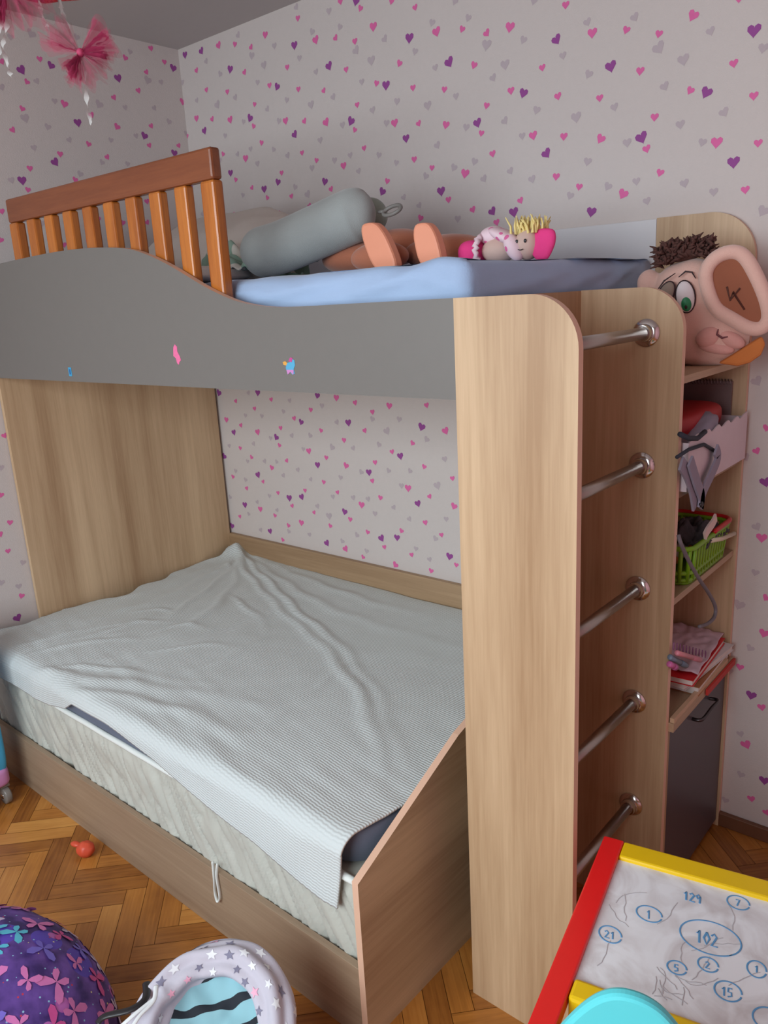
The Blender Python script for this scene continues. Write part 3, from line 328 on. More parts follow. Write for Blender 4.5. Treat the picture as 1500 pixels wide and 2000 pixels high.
b = MB(); b.box((X2-.03, -.436, .0), (X2-.004, -.418, .505)); b.box((1.965, -.439, 0), (X2-.03, -.42, .505)); obj('cupboard_side', b, [M['oak']], bunk)
b = MB(); b.box((X2-.022, -.416, .02), (X2-.006, -.02, .5)); dr = obj('cupboard_door', b, M['dark'], bunk, bevel=.0015)
b = MB(); hy = -.20
b.tube(spline([(X2-.008, -.262, .452), (X2+.016, -.258, .455), (X2+.02, -.20, .462), (X2+.016, -.142, .455), (X2-.008, -.138, .452)], 6), .0045, 10); obj('door_handle', b, mat('dark_metal', (90, 84, 86), .35, metal=1), dr, smooth=True)
for z in (1.3993, 1.1235, .8447, .5668, .2933):
    b = MB(); b.tube([(2.111, -.884, z), (2.111, Y2-.001, z)], .0125, 20); rg = obj('ladder_rung', b, M['steel'], bunk, smooth=True)
    for y, d in ((Y2-.0005, -1), (-.8855, 1)):
        b = MB(); b.lathe((2.111, y, z), (0, d, 0), [(.0285, 0), (.0285, .004), (.025, .008), (.0185, .010), (.0175, .020), (.0165, .024), (.0125, .0245)], 32); fl = obj('rung_flange', b, M['chrome'], rg, smooth=True)
        fl.modifiers.new('es', 'EDGE_SPLIT').split_angle = .7
# back strip above the lower mattress
b = MB(); b.box((X0+TH, -.020, .43), (1.93, -.002, .553)); obj('wall_strip', b, [M['oak_x']], bunk, bevel=.001)
# stickers on the grey rail
def sticker(pts_c, cx, cz, label, extra=()):
    b = MB()
    for k, P in enumerate(pts_c): b.prism([(cx+x, cz+z) for x, z in P], 'xz', -.9006-.0002*k, -.9001, k)
    return b
b = sticker([[(-.009, .018), (-.002, .025), (.006, .019), (.005, .008), (.013, -.004), (.016, -.013), (.009, -.017), (.005, -.024), (-.001, -.020), (-.004, -.008), (-.013, -.003)]], 1.124, 1.390, '')
obj('sticker', b, [mat('sticker_pink', (232, 110, 158), .5, var=.25, scale=120)], label='small pink sticker on the middle of the grey bunk rail', cat='sticker')
b = sticker([[(-.014, -.004), (-.010, .006), (.0, .008), (.006, .016), (.014, .012), (.015, .002), (.010, -.006), (.012, -.016), (.005, -.018), (-.002, -.012), (-.010, -.018)], [(-.022, .008), (-.014, .010), (-.008, .006), (-.012, .001), (-.02, .002)], [(-.004, .010), (.002, .018), (.010, .017), (.006, .008)], [(-.012, -.008), (-.009, -.018), (0, -.012), (.008, -.018), (.010, -.008)]], 1.522, 1.368, '')
obj('sticker', b, [mat('sticker_blue', (80, 165, 205), .5), mat('sticker_yellow', (222, 160, 70), .5), mat('sticker_magenta', (190, 70, 140), .5), mat('sticker_lilac', (200, 130, 190), .5)], label='blue, pink and yellow sticker on the grey rail nearest the oak tower', cat='sticker')
b = MB(); b.box((.598, -.9008, 1.328), (.614, -.9001, 1.353)); b.box((.602, -.9011, 1.333), (.610, -.9006, 1.348), 1)
obj('sticker', b, [mat('sticker_cyan', (60, 160, 205), .5), mat('sticker_navy', (30, 100, 160), .5)], label='small rectangular blue sticker near the lower edge of the grey rail', cat='sticker')
# ---------------------------------------------------------------- cot side used as a guard
xg0, xg1, zg = .345, 1.305, 1.832
crib = empty('cot_side_rail', ((xg0+xg1)/2, -.868, 1.353), 'varnished orange pine cot side standing on edge behind the grey bunk rail', 'guard rail')
b = MB(); b.box((xg0, -.881, zg-.066), (xg1, -.853, zg)); obj('top_rail', b, M['pine_x'], crib, bevel=.006)
b = MB(); b.box((xg0+.05, -.879, 1.354), (xg1-.05, -.856, 1.40)); obj('bottom_rail', b, M['pine_x'], crib, bevel=.004)
for xa in (xg0, xg1-.048):
    b = MB(); b.box((xa, -.8815, 1.354), (xa+.048, -.8525, zg-.066)); obj('post', b, M['pine'], crib, bevel=.006)
for k in range(8):
    xc = xg0+.024+(k+1)*(xg1-xg0-.048)/9
    b = MB(); b.box((xc-.0225, -.880, 1.40), (xc+.0225, -.855, zg-.066)); obj('slat', b, M['pine'], crib, bevel=.005)
# ---------------------------------------------------------------- upper mattress with blue fitted sheet
msheet = mat('light_blue_sheet', (160, 182, 214), .85, var=.05, scale=8, bump=.2, bscale=300, sheen=.2)
mx0, mx1, my0, my1, mz0, mz1 = .125, 1.940, -.842, -.028, 1.354, 1.556
upm = empty('mattress', ((mx0+mx1)/2, (my0+my1)/2, mz0), 'thin mattress on the top bunk covered by a light blue fitted sheet', 'mattress')
def sheetfn():
    b = MB(); rc = .03
    path = []
    # cross-section loop around perimeter: u along perimeter, v from bottom hem up the side, over the edge and to the centre
    per = []
    def seg(p, q, n): return [(p[0]+(q[0]-p[0])*i/n, p[1]+(q[1]-p[1])*i/n) for i in range(n)]
    per += [(x, y, 0, -1) for x, y in seg((mx0+rc, my0), (mx1-rc, my0), 170)]
    per += [(mx1-rc+rc*math.sin(a), my0+rc-rc*math.cos(a), math.sin(a), -math.cos(a)) for a in [PI/2*i/6 for i in range(6)]]
    per += [(x, y, 1, 0) for x, y in seg((mx1, my0+rc), (mx1, my1-rc), 70)]
    per += [(x, y, 0, 1) for x, y in seg((mx1, my1), (mx0, my1), 40)]
    per += [(x, y, -1, 0) for x, y in seg((mx0, my1), (mx0, my0), 20)]
    lv = [(0, mz0+.002), (0, mz0+.06), (0, mz0+.10), (0, mz0+.12), (0, mz0+.135), (0, mz0+.148), (0, mz0+.16), (0, mz0+.17), (.003, mz1-.02), (.009, mz1-.009), (.02, mz1-.002), (.04, mz1), (.09, mz1), (.2, mz1), (.40, mz1)]
    n = len(per); V = []; F = []
    for ins, z in lv:
        for (x, y, nx, ny) in per:
            s = x if abs(ny) > .5 else y+3
            k = max(0, 1-ins*20)
            wv = .006*nz(s*5, z*30, 2)+.004*nz(s*14+z*26, z*9, 5)
            fold = .0
            if ny < -.5:                                   # long slanting pulls in the cloth on the open side
                for xa, za, sl, h in ((1.42, 1.512, .10, .009), (1.60, 1.502, .16, .010), (1.72, 1.512, .22, .008), (1.50, 1.535, .05, .005), (1.87, 1.52, -.2, .006)):
                    d = (z-za)-sl*(x-xa); fold += h*math.exp(-(d/.006)**2)*math.exp(-((x-xa)/.16)**2)
            if nx > .5:
                for ya, za, sl, h in ((-.62, 1.51, .10, .009), (-.40, 1.512, .12, .010), (-.2, 1.52, .3, .008)):
                    d = (z-za)-sl*(y-ya); fold += h*math.exp(-(d/.007)**2)*math.exp(-((y-ya)/.14)**2)
            off = (wv*.5+fold*1.0)*k if not ny > .5 else 0
            cxm = (mx0+mx1)/2; cym = (my0+my1)/2
            px = x-nx*ins+nx*off; py = y-ny*ins+ny*off
            zz = z
            if z > mz1-.03:
                zz += .004*nz(px*6, py*6, 1)*min(1, ins*20+.3)
                if ny < -.5: zz += .012*math.exp(-((x-1.872)/.045)**2)*math.exp(-(ins/.05)**2) - .010*math.exp(-((x-1.40)/.16)**2)*k + .004*nz(x*12, 0, 3)
            V.append((min(max(px, mx0+.001), mx1+.01), min(py, my1), zz))
    for j in range(len(lv)-1):
        for i in range(n): F.append((j*n+i, j*n+(i+1) % n, (j+1)*n+(i+1) % n, (j+1)*n+i))
    b.add(V, F); o = (len(lv)-1)*n; b.F.append(tuple(o+i for i in range(n))); b.I.append(0)
    b.F.append(tuple(range(n-1, -1, -1))); b.I.append(0)
    return b
obj('fitted_sheet', sheetfn(), msheet, upm, smooth=True)
# ---------------------------------------------------------------- lower pull-out bed
PX, PY, RT = 1.851, -1.141, -.0135
def rt(p): x, y = p[0]-PX, p[1]-PY; return (PX+x*math.cos(RT)-y*math.sin(RT), PY+x*math.sin(RT)+y*math.cos(RT), p[2])
def rot(b): b.V = [rt(v) for v in b.V]; return b
mrail = wood('oak_rail_lengthwise', (184, 160, 134), (144, 120, 98), 'X', seed=31)
mfoot = wood('oak_footboard_crosswise', (206, 184, 152), (158, 134, 106), 'Y', seed=14, contrast=1.0)
tr = empty('pull_out_bed', (1.0, -.6, 0), 'low pull-out oak bed base with sloping foot panel beneath the bunk', 'bed')
b = rot(MB().box((.10, PY, 0), (PX-TH, PY+TH, .1846))); obj('side_rail', b, mrail, tr, bevel=.001)
b = MB(); b.prism([(PY, 0), (PY, .3967), (-.798, .558), (-.70, .585), (-.05, .585), (-.05, 0)], 'yz', PX-TH, PX, 0, 1); rot(b); obj('footboard', b, [mfoot, M['edge']], tr, fixn=True)
b = rot(MB().box((.135, PY+TH, .06), (PX-TH, -.06, .085))); obj('bed_base', b, M['oak_x'], tr)
# lower mattress
mmat = mat('mattress_satin', (190, 190, 180), .5, var=.05, scale=12, bump=.1, sheen=.3)
lowm = empty('mattress', (1.0, -.6, .085), 'thick cream mattress with wrinkled satin side lying in the low pull-out bed', 'mattress')
def wav_side():
    b = MB()
    def fn(u, v):
        x = .137+u*(PX-TH-.001-.137); z = .086+v*.284
        w = 0
        for k in range(5):                               # gathers slanting down towards the foot end
            q = nz((x+z*.62)*(13+7*k), (z-x*.25)*(2.2+k*.8), k*3.1)
            w += (1-min(1, abs(q)*4.2))**2*[.013, .010, .007, .004, .003][k]
        w = .016-w
        ed = min(1, (v)*8, (1-v)*8)
        return (x, PY+TH+.014-w*ed*.9, z)
    b.grid(fn, 260, 44)
    x0, x1 = .137, PX-TH-.001; yb = -.06; yf = PY+TH+.014
    b.add([(x0, yf, .37), (x1, yf, .37), (x1, yb, .37), (x0, yb, .37), (x0, yf, .086), (x1, yf, .086), (x1, yb, .086), (x0, yb, .086)], [(0, 1, 2, 3), (1, 5, 6, 2), (2, 6, 7, 3), (3, 7, 4, 0), (7, 6, 5, 4)])
    return rot(b)
obj('mattress_body', wav_side(), mmat, lowm, smooth=False)
bpy.data.objects['mattress_body'].data.polygons.foreach_set('use_smooth', [i < 260*44 for i in range(len(bpy.data.objects['mattress_body'].data.polygons))])
mpip = mat('white_piping', (226, 230, 226), .7, var=.03)
b = MB(); b.tube([(x, PY+TH+.006+.002*nz(x*9, 0), .373+.004*nz(x*5, 1)) for x in [.137+i*(1.690/80) for i in range(81)]], .0085, 8); rot(b); obj('piping', b, mpip, lowm, smooth=True)
b = MB(); b.tube(spline([(1.362, PY-.002, .212), (1.366, PY-.006, .17), (1.362, PY-.006, .125), (1.370, PY-.007, .105), (1.380, PY-.006, .125), (1.376, PY-.005, .18), (1.372, PY+.004, .208)], 6), .0042, 8, flat=.45); rot(b); obj('lifting_loop', b, mpip, lowm, smooth=True)
# dark sheeted topper
mtop = mat('dark_blue_grey_sheet', (104, 112, 130), .8, var=.1, scale=20, bump=.2)
b = MB(); b.blob((.985, -.595, .416), (.842, .523, .045), p=.16, nu=120, nv=20, fn=lambda d: 1+.003*nz(d[0]*9, d[1]*9)); rot(b)
obj('mattress_topper', b, mtop, smooth=True, label='dark blue-grey sheeted topper showing at the corner under the white throw', cat='mattress topper')
# ---------------------------------------------------------------- white throw
RG = [(.010, .013, [(.136, -.05), (.449, -.228), (.841, -.401), (1.122, -.51), (1.363, -.632), (1.556, -.765), (1.71, -.902), (1.80, -1.03)]),
 (.008, .011, [(.19, -.06), (.50, -.20), (.885, -.37), (1.165, -.475), (1.40, -.60), (1.60, -.74), (1.75, -.88)]),
 (.007, .016, [(.145, -.041), (.474, -.144), (.813, -.251), (1.094, -.29), (1.402, -.28), (1.7, -.26)]),
 (.006, .014, [(.2, -.03), (.6, -.10), (1.0, -.15), (1.4, -.12)]),
 (.010, .014, [(.145, -.041), (.35, -.22), (.498, -.391), (.605, -.554), (.637, -.714), (.645, -.96), (.557, -1.10)]),
 (.010, .016, [(.45, -1.14), (.521, -1.12), (.691, -1.071), (.939, -.977), (1.214, -.875), (1.344, -.882)]),
 (.009, .014, [(.66, -1.15), (.749, -1.12), (.843, -1.079), (1.11, -1.014), (1.304, -1.001), (1.418, -.95)]),
 (.007, .012, [(.227, -.149), (.29, -.40), (.325, -.562), (.25, -.918)]),
 (.007, .010, [(.22, -.16), (.312, -.244), (.478, -.581), (.5, -.779), (.33, -1.047)]),
 (.006, .010, [(.456, -.65), (.44, -.80), (.429, -.924), (.396, -1.128)]),
 (.004, .010, [(.927, -.547), (.939, -.762), (.908, -.904)]), (.003, .012, [(1.275, -.536), (1.326, -.83), (1.355, -.994)]),
 (.006, .010, [(.498, -.391), (.65, -.43), (.801, -.48), (.927, -.547)]),
 (.006, .010, [(.55, -1.13), (.60, -1.04), (.72, -.98), (.90, -.93), (1.1, -.86)]),
 (.005, .008, [(.36, -.70), (.42, -.62), (.50, -.60)]), (.005, .008, [(.38, -.85), (.46, -.72), (.58, -.66)]), (.005, .009, [(.56, -.78), (.62, -.66), (.75, -.62)]),
 (.004, .009, [(.70, -.86), (.80, -.72), (.95, -.66)]), (.005, .009, [(.17, -.30), (.20, -.55), (.18, -.8)]), (.006, .010, [(.30, -1.12), (.33, -.95), (.40, -.80)]), (.006, .009, [(.40, -1.14), (.42, -1.0), (.52, -.86), (.62, -.80)])]
hemz = [(.05, .372), (.324, .374), (.60, .378), (.70, .400), (.76, .440), (.854, .438), (.95, .428), (1.037, .417), (1.171, .400), (1.368, .355), (1.547, .335), (1.674, .309), (1.76, .298), (1.80, .30)]
def hem(x):
    for (a, za), (c, zc) in zip(hemz, hemz[1:]):
        if x <= c: return za+(zc-za)*max(0, (x-a)/(c-a))
    return hemz[-1][1]
def polyd(px, py, P):
    d = np.full(px.shape, 9.); s = np.zeros(px.shape); n = len(P)-1
    for i in range(n):
        ax, ay = P[i]; bx, by = P[i+1]; vx, vy = bx-ax, by-ay; L = vx*vx+vy*vy
        t = np.clip(((px-ax)*vx+(py-ay)*vy)/L, 0, 1)
        q = np.hypot(px-ax-t*vx, py-ay-t*vy); s = np.where(q < d, (i+t)/n, s); d = np.minimum(d, q)
    return d, s
RGS = [(h, w, [(p.x, p.y) for p in spline([(x, y, 0) for x, y in P], 5)]) for h, w, P in [(h*.80, w*1.2, P) for h, w, P in RG]]
NU, NV = 300, 230; yF, yB, rcr, ztop = -1.133, -.036, .035, .466
us = np.linspace(0, 1, NU+1); X = np.zeros((NV+1, NU+1)); Y = X.copy(); Z = X.copy(); K = X.copy()
for j in range(NV+1):
    for i in range(NU+1):
        u = us[i]; xa = .102+.006*math.sin(j*.11); 
        s = j/NV                                    # 0 back .. 1 hem
        xh = xa+u*(1.80-xa); hz = hem(xh)+.0022*abs(math.sin(xh*PI/.018)); drop = max(.0, ztop-hz-rcr)
        L = (yB-yF-rcr)+rcr*PI/2+drop; t = s*L; flat = yB-yF-rcr
        yy = yB-t; xa += .006+.070*math.exp(-((yy+.60)/.10)**2)+.03*math.exp(-((yy+.42)/.05)**2)+.007*math.sin(yy*38)
        xb = 1.832 if t < .86*flat else 1.832-.05*((t-.86*flat)/(L-.86*flat))**1.1
        x = xa+u*(xb-xa)
        if t < flat: y, z, k = yB-t, ztop, 1
        elif t < flat+rcr*PI/2:
            a = (t-flat)/rcr; y, z, k = yF+rcr-rcr*math.sin(a), ztop-rcr+rcr*math.cos(a), math.cos(a)
        else: y, z, k = yF-.004*nz(x*8, t*9), ztop-rcr-(t-flat-rcr*PI/2), 0
        X[j, i], Y[j, i], Z[j, i], K[j, i] = x, y, z, k
H = np.zeros_like(X)
for h, w, P in RGS:
    d, s = polyd(X+.006*np.sin(Y*31+h*900), Y+.006*np.sin(X*27+w*700), P); ww = w*(.8+.9*s)
    H += h*np.exp(-(d/ww)**2)*np.clip((1-s)*2.2, 0, 1)*(.8+.25*np.sin(s*9+w*900))*np.where(P[0][1] < -.3, np.clip(s*5+.1, 0, 1), 1)
H += .040*np.exp(-(((X-.135)**2+(Y+.055)**2)/.05**2))+.02*np.exp(-(((X-.075)**2+(Y+.14)**2)/.04**2))
for j in range(NV+1):
    for i in range(NU+1):
        x, y = X[j, i], Y[j, i]; q = math.hypot(x-.14, y+.05); an = math.atan2(y+.05, x-.14)
        f = .0022*nz(x*5, y*5, 4)+.0012*nz(x*14, y*14, 9)
        left = max(0, 1-x/.75)
        f += left*.007*nz(x*5+y*1.5, y*1.2+x*22, 7)+left*.005*abs(nz(x*9+y*6, y*3-x*13, 17))+.003*max(0, -y-.75)*3*nz(x*6-y*4, y*26+x*5, 21)+.0035*nz(an*9, q*1.4, 3)*math.exp(-q/.8)
        H[j, i] += f
Z += H*K; Y -= H*(1-K)*.6
b = MB(); b.V = [rt((X[j, i], Y[j, i], Z[j, i])) for j in range(NV+1) for i in range(NU+1)]
b.V = [(max(v[0], X0+TH+.006), v[1], v[2]) if v[1] > -.885 else v for v in b.V]
b.F = [(j*(NU+1)+i, j*(NU+1)+i+1, (j+1)*(NU+1)+i+1, (j+1)*(NU+1)+i) for j in range(NV) for i in range(NU)]; b.I = [0]*len(b.F)
mth, nt, bs = new_mat('waffle_throw'); bs.inputs['Roughness'].default_value = .95; bs.inputs['Sheen Weight'].default_value = .25
bs.inputs['Base Color'].default_value = lin((206, 213, 213))+(1,)
uvm = nt.nodes.new('ShaderNodeUVMap'); uvm.uv_map = 'weave'; sp = nt.nodes.new('ShaderNodeSeparateXYZ'); nt.links.new(uvm.outputs[0], sp.inputs[0])
def sn(i, f):
    a = nt.nodes.new('ShaderNodeMath'); a.operation = 'MULTIPLY'; a.inputs[1].default_value = f; nt.links.new(sp.outputs[i], a.inputs[0])
    c = nt.nodes.new('ShaderNodeMath'); c.operation = 'SINE'; nt.links.new(a.outputs[0], c.inputs[0]); return c.outputs[0]
a1, a2 = sn(1, 2*PI/.0075), sn(0, 2*PI/.0095)
mm = nt.nodes.new('ShaderNodeMath'); mm.operation = 'MULTIPLY_ADD'; mm.inputs[1].default_value = .45; nt.links.new(a2, mm.inputs[0]); nt.links.new(a1, mm.inputs[2])
bp = nt.nodes.new('ShaderNodeBump'); bp.inputs['Strength'].default_value = .4; bp.inputs['Distance'].default_value = .0012; nt.links.new(mm.outputs[0], bp.inputs['Height']); nt.links.new(bp.outputs[0], bs.inputs['Normal'])
th = obj('throw_blanket', b, mth, smooth=True, solid=.005, sdir=1, label='white ribbed throw spread over the lower bed and hanging over its front edge', cat='blanket')
ul = th.data.uv_layers.new(name='weave'); uvv = np.zeros(((NV+1)*(NU+1), 2)); 
for j in range(NV+1):
    for i in range(NU+1): uvv[j*(NU+1)+i] = (i/NU*1.73, j/NV*1.25)
ix = np.zeros(len(th.data.loops), dtype=np.int32); th.data.loops.foreach_get('vertex_index', ix)
ul.data.foreach_set('uv', uvv[ix].ravel())
# ---------------------------------------------------------------- things on the top bunk
zt = 1.556
def cushion(name, c, ax, rad, m, p=.55, **k):
    b = MB(); b.blob(c, rad, ax=ax, p=p, nu=48, nv=28, fn=lambda d: 1+.05*nz(d[0]*3, d[1]*3, d[2]*3+c[0]*7)+.02*nz(d[0]*9, d[1]*9, d[2]*9))
    return obj(name, b, m, smooth=True, **k)
def fr(yaw, tilt=0):                                      # frame: right, forward, up
    r = Vector((math.cos(yaw), math.sin(yaw), 0)); f = Vector((-math.sin(yaw)*math.cos(tilt), math.cos(yaw)*math.cos(tilt), math.sin(tilt)))
    return (r, f, r.cross(f))
mpil = mat('cream_cotton', (214, 206, 198), .9, var=.05, scale=10, bump=.2)
cushion('pillow', (.66, -.40, zt+.10), fr(.1, .5), (.27, .20, .075), mpil, label='big cream pillow slumped behind the cot side on the top bunk', cat='pillow')
cushion('pillow', (.925, -.665, zt+.026), fr(.05), (.125, .12, .022), mpil, label='small flat cream pillow at the foot of the cot side', cat='pillow')
# crumpled green and white cloth
def crumple(c, ax, sx, sy, h, sd, pn=1.0):
    A = [Vector(a) for a in ax]; c = Vector(c)
    def fn(u, v):
        x, y = (u-.5)*2, (v-.5)*2; e = max(0, 1-(x*x+y*y)*.5)
        z = h*(e**.6)*(.55+.9*nz(x*1.7+sd, y*1.7, sd))+h*.25*nz(x*5, y*5, sd)
        q = 1+.15*nz(x*2, y*2, sd+4)
        return c+A[0]*x*sx*q+A[1]*y*sy*q+A[2]*max(z, .003)
    b = MB(); b.grid(fn, 50, 50); return b
mgc = cells('green_white_check_cloth', (128, 158, 142), [((214, 210, 200), 13, .42)], seed=3., base2=(146, 172, 156))
obj('folded_cloth', crumple((1.00, -.52, zt+.012), fr(.5, .35), .16, .12, .12, 3), mgc, smooth=True, solid=.004, label='crumpled green and white cloth between the cream pillow and grey bolster', cat='cloth')
# grey neck pillow with ring
mgp = mat('grey_green_plush', (158, 162, 160), .95, var=.08, scale=12, bump=.4, bscale=500, sheen=.3)
np_ = empty('neck_pillow', (1.22, -.5, zt), 'long grey-green plush bolster propped up with a ring loop at its raised end', 'pillow')
def capsule(P, r, m, name, parent, n=6):
    pts = spline(P, n); N_ = len(pts); L = sum((pts[i+1]-pts[i]).length for i in range(N_-1)); s = 0; rs = []
    for i in range(N_):
        if i: s += (pts[i]-pts[i-1]).length
        e = min(s, L-s); rs.append(r*math.sqrt(max(.0, 1-(1-min(1, e/(r*.95)))**2)) if e < r*.95 else r)
    rs = [max(q, .002) for q in rs]
    b = MB(); b.tube(pts, rs, 28); return obj(name, b, m, parent, smooth=True)
capsule([(1.060, -.60, zt+.066), (1.080, -.595, zt+.069), (1.17, -.57, zt+.082), (1.28, -.54, zt+.112), (1.37, -.51, zt+.14), (1.41, -.50, zt+.146), (1.43, -.49, zt+.148)], .065, mgp, 'bolster', np_, 10)
capsule([(1.09, -.44, zt+.09), (1.20, -.41, zt+.125), (1.31, -.40, zt+.145), (1.38, -.40, zt+.155)], .045, mat('sage_plush', (142, 156, 144), .95, sheen=.3, bump=.3), 'back_lobe', np_, 10)
b = MB(); cc = Vector((1.492, -.50, 1.698)); b.tube([cc+Vector((math.cos(a)*.026, math.sin(a)*.010, math.sin(a)*.011+.002*math.cos(a))) for a in [2*PI*i/36 for i in range(36)]], .0048, 10, closed=True)
b.tube([(1.44, -.49, 1.70), (1.468, -.50, 1.698)], .004, 8)
obj('ring_loop', b, mat('grey_rubber', (120, 116, 112), .5), np_, smooth=True)
# brown plush animal lying down with peach soles
mbr = mat('brown_plush', (176, 106, 78), .9, var=.1, scale=20, bump=.3, bscale=400, sheen=.3)
mpe = mat('peach_soles', (236, 154, 122), .55, var=.03)
ba = empty('plush_toy', (1.50, -.48, zt), 'brown plush toy lying on the blue sheet with two upright peach foot soles', 'soft toy')
b = MB()
b.blob((1.33, -.44, zt+.045), (.12, .08, .045)); b.blob((1.47, -.53, zt+.036), (.085, .04, .036), ax=fr(.05)); b.blob((1.60, -.44, zt+.040), (.12, .055, .040), ax=fr(.03)); b.blob((1.42, -.40, zt+.065), (.10, .05, .045))
o = obj('plush_body', b, mbr, ba, smooth=True)
rm = o.modifiers.new('remesh', 'REMESH'); rm.mode = 'VOXEL'; rm.voxel_size = .006; rm.use_smooth_shade = True
for cx, cz, h, w_, tl in ((1.527, zt+.054, .056, .037, -.42), (1.668, zt+.047, .048, .032, -.25)):
    b = MB(); t = tl; P = []
    for k in range(28):
        a = 2*PI*k/28; x = w_*math.copysign(abs(math.cos(a))**.6, math.cos(a)); z = h*math.copysign(abs(math.sin(a))**.75, math.sin(a)); x *= 1-.22*z/h
        P.append((x*math.cos(t)-z*math.sin(t)*-1, -x*math.sin(t)*-0+z*math.cos(t)))
    P = [(cx-(z)*math.tan(.42 if tl < -.3 else .25)*1.0*1+(x if 1 else 0)-x*0, cz+z) for x, z in [(w_*math.copysign(abs(math.cos(2*PI*k/28))**.6, math.cos(2*PI*k/28))*(1-.12*math.sin(2*PI*k/28)), h*math.copysign(abs(math.sin(2*PI*k/28))**.75, math.sin(2*PI*k/28))) for k in range(28)]]
    P = [(x, max(z, zt+.0015)) for x, z in P]
    b.prism(P, 'xz', -.605, -.575); obj('foot_sole', b, mpe, ba, smooth=False, bevel=.009)
# rag doll
rd = empty('rag_doll', (1.80, -.5, zt), 'small blond rag doll in a pink hat lying on the blue sheet', 'doll')
mpk = mat('hot_pink_knit', (232, 60, 134), .85, var=.06, bump=.3); mbl = cells('pink_print_blouse', (232, 204, 212), [((224, 108, 160), 42, .26), ((206, 70, 130), 30, .16)], seed=6.)
mskn = mat('doll_skin', (206, 176, 164), .7); mhair = mat('blond_yarn', (236, 214, 142), .9, var=.15)
b = MB(); b.blob((1.728, -.51, zt+.027), (.030, .034, .027), p=.8); obj('trousers', b, mpk, rd, smooth=True)
b = MB(); b.tube([(1.757+.004*math.sin(k*2.4), -.51+.034*math.cos(a), zt+.030+.031*math.sin(a)) for k, a in enumerate([2*PI*i/40 for i in range(40)])], .006, 8, closed=True)
b.V = [(v[0], v[1], max(v[2], zt+.0012)) for v in b.V]; obj('frill', b, mbl, rd, smooth=True)
b = MB(); b.blob((1.79, -.50, zt+.028), (.040, .034, .028)); obj('body', b, mskn, rd, smooth=True)
b = MB(); b.blob((1.775, -.50, zt+.060), (.030, .026, .020), ax=fr(.2, .2)); b.blob((1.815, -.51, zt+.054), (.045, .030, .014), ax=((.9, 0, -.4), (0, 1, 0), (.4, 0, .9))); b.blob((1.845, -.53, zt+.030), (.018, .02, .032), ax=((.86, 0, .5), (0, 1, 0), (-.5, 0, .86)))
b.V = [(x, y, max(z, zt+.001)) for x, y, z in b.V]; obj('blouse', b, mbl, rd, smooth=True)
b = MB(); b.blob((1.868, -.51, zt+.034), (.028, .030, .032), nu=30, nv=20, fn=lambda d: 1+(.10*math.exp(-((d[0])**2+(d[2]-.1)**2)/.03) if d[1] < -.3 else 0)); obj('head', b, mskn, rd, smooth=True)
b = MB(); b.V = []; b.tube(spline([(1.885, -.51, zt+.0135), (1.897, -.512, zt+.024), (1.907, -.512, zt+.044), (1.909, -.51, zt+.062)], 5), [.010, .0115, .012, .0125, .013, .013, .013, .013, .013, .013, .0125, .012, .011, .010, .008, .004], 20, flat=2.4)
b.V = [(x, y, max(z, zt+.001)) for x, y, z in b.V]; obj('hat', b, mpk, rd, smooth=True)
random.seed(5); b = MB()
for k in range(60):
    x = random.uniform(1.84, 1.905); y = random.uniform(-.535, -.485); a = random.uniform(-.6, .5)
    b.tube([(x, y, zt+.055), (x+a*.012, y+random.uniform(-.008, .008), zt+.072), (x+a*.022, y+random.uniform(-.012, .012), zt+.080+random.uniform(0, .014))], [.003, .0026, .001], 5)
obj('hair', b, mhair, rd, smooth=True)
b = MB()
for dx in (-.010, .010): b.blob((1.868+dx, -.539, zt+.040), (.0032, .002, .004))
b.tube([(1.862, -.541, zt+.024), (1.868, -.5425, zt+.022), (1.874, -.541, zt+.024)], .001, 6); obj('face', b, M['black'], rd, smooth=True)
# ---------------------------------------------------------------- plush face toy on the top shelf
FC = Vector((2.147, -.194, 1.438)); n_ = Vector((.32, -.947, 0)); r_ = Vector((.947, .32, 0)); up = Vector((0, 0, 1))
def Q(u, v, c=0):                                         # local frame of the toy (metres right, up, out)
    return FC+r_*u+up*v+n_*c
def px(u, v): return ((u-1385)/880, -(v-600)/880)
pf = empty('plush_toy', (2.128, -.20, 1.31), 'beige plush face toy with brown hair and green eyes on the top shelf', 'soft toy')
mfl = mat('beige_fleece', (230, 186, 172), .95, var=.05, scale=16, bump=.35, bscale=420, sheen=.4); mfp = mat('pink_fleece', (226, 168, 158), .95, bump=.3, sheen=.3)
mhb = mat('dark_brown_fur', (84, 52, 46), .9, var=.3, scale=80)
def Bl(b, u, v, c, ru, rv, rc, rot=0, **k):
    x, z = px(u, v); a = r_*math.cos(rot)+up*math.sin(rot); d = up*math.cos(rot)-r_*math.sin(rot)
    b.blob(Q(x, z, c), (ru/880, rv/880, rc), ax=(a, d, n_), **k); return b
b = MB(); Bl(b, 1362, 615, -.01, 82, 98, .055, -.1, p=.85); Bl(b, 1400, 655, .005, 62, 52, .05, -.25); Bl(b, 1330, 560, -.01, 50, 50, .045); Bl(b, 1385, 690, -.01, 70, 26, .045)
Bl(b, 1268, 548, -.02, 24, 28, .02); Bl(b, 1352, 545, -.005, 48, 40, .045)
o = obj('face', b, mfl, pf, smooth=True); rm = o.modifiers.new('remesh', 'REMESH'); rm.mode = 'VOXEL'; rm.voxel_size = .004; rm.use_smooth_shade = True
sm = o.modifiers.new('smooth', 'SMOOTH'); sm.iterations = 12; sm.factor = .6
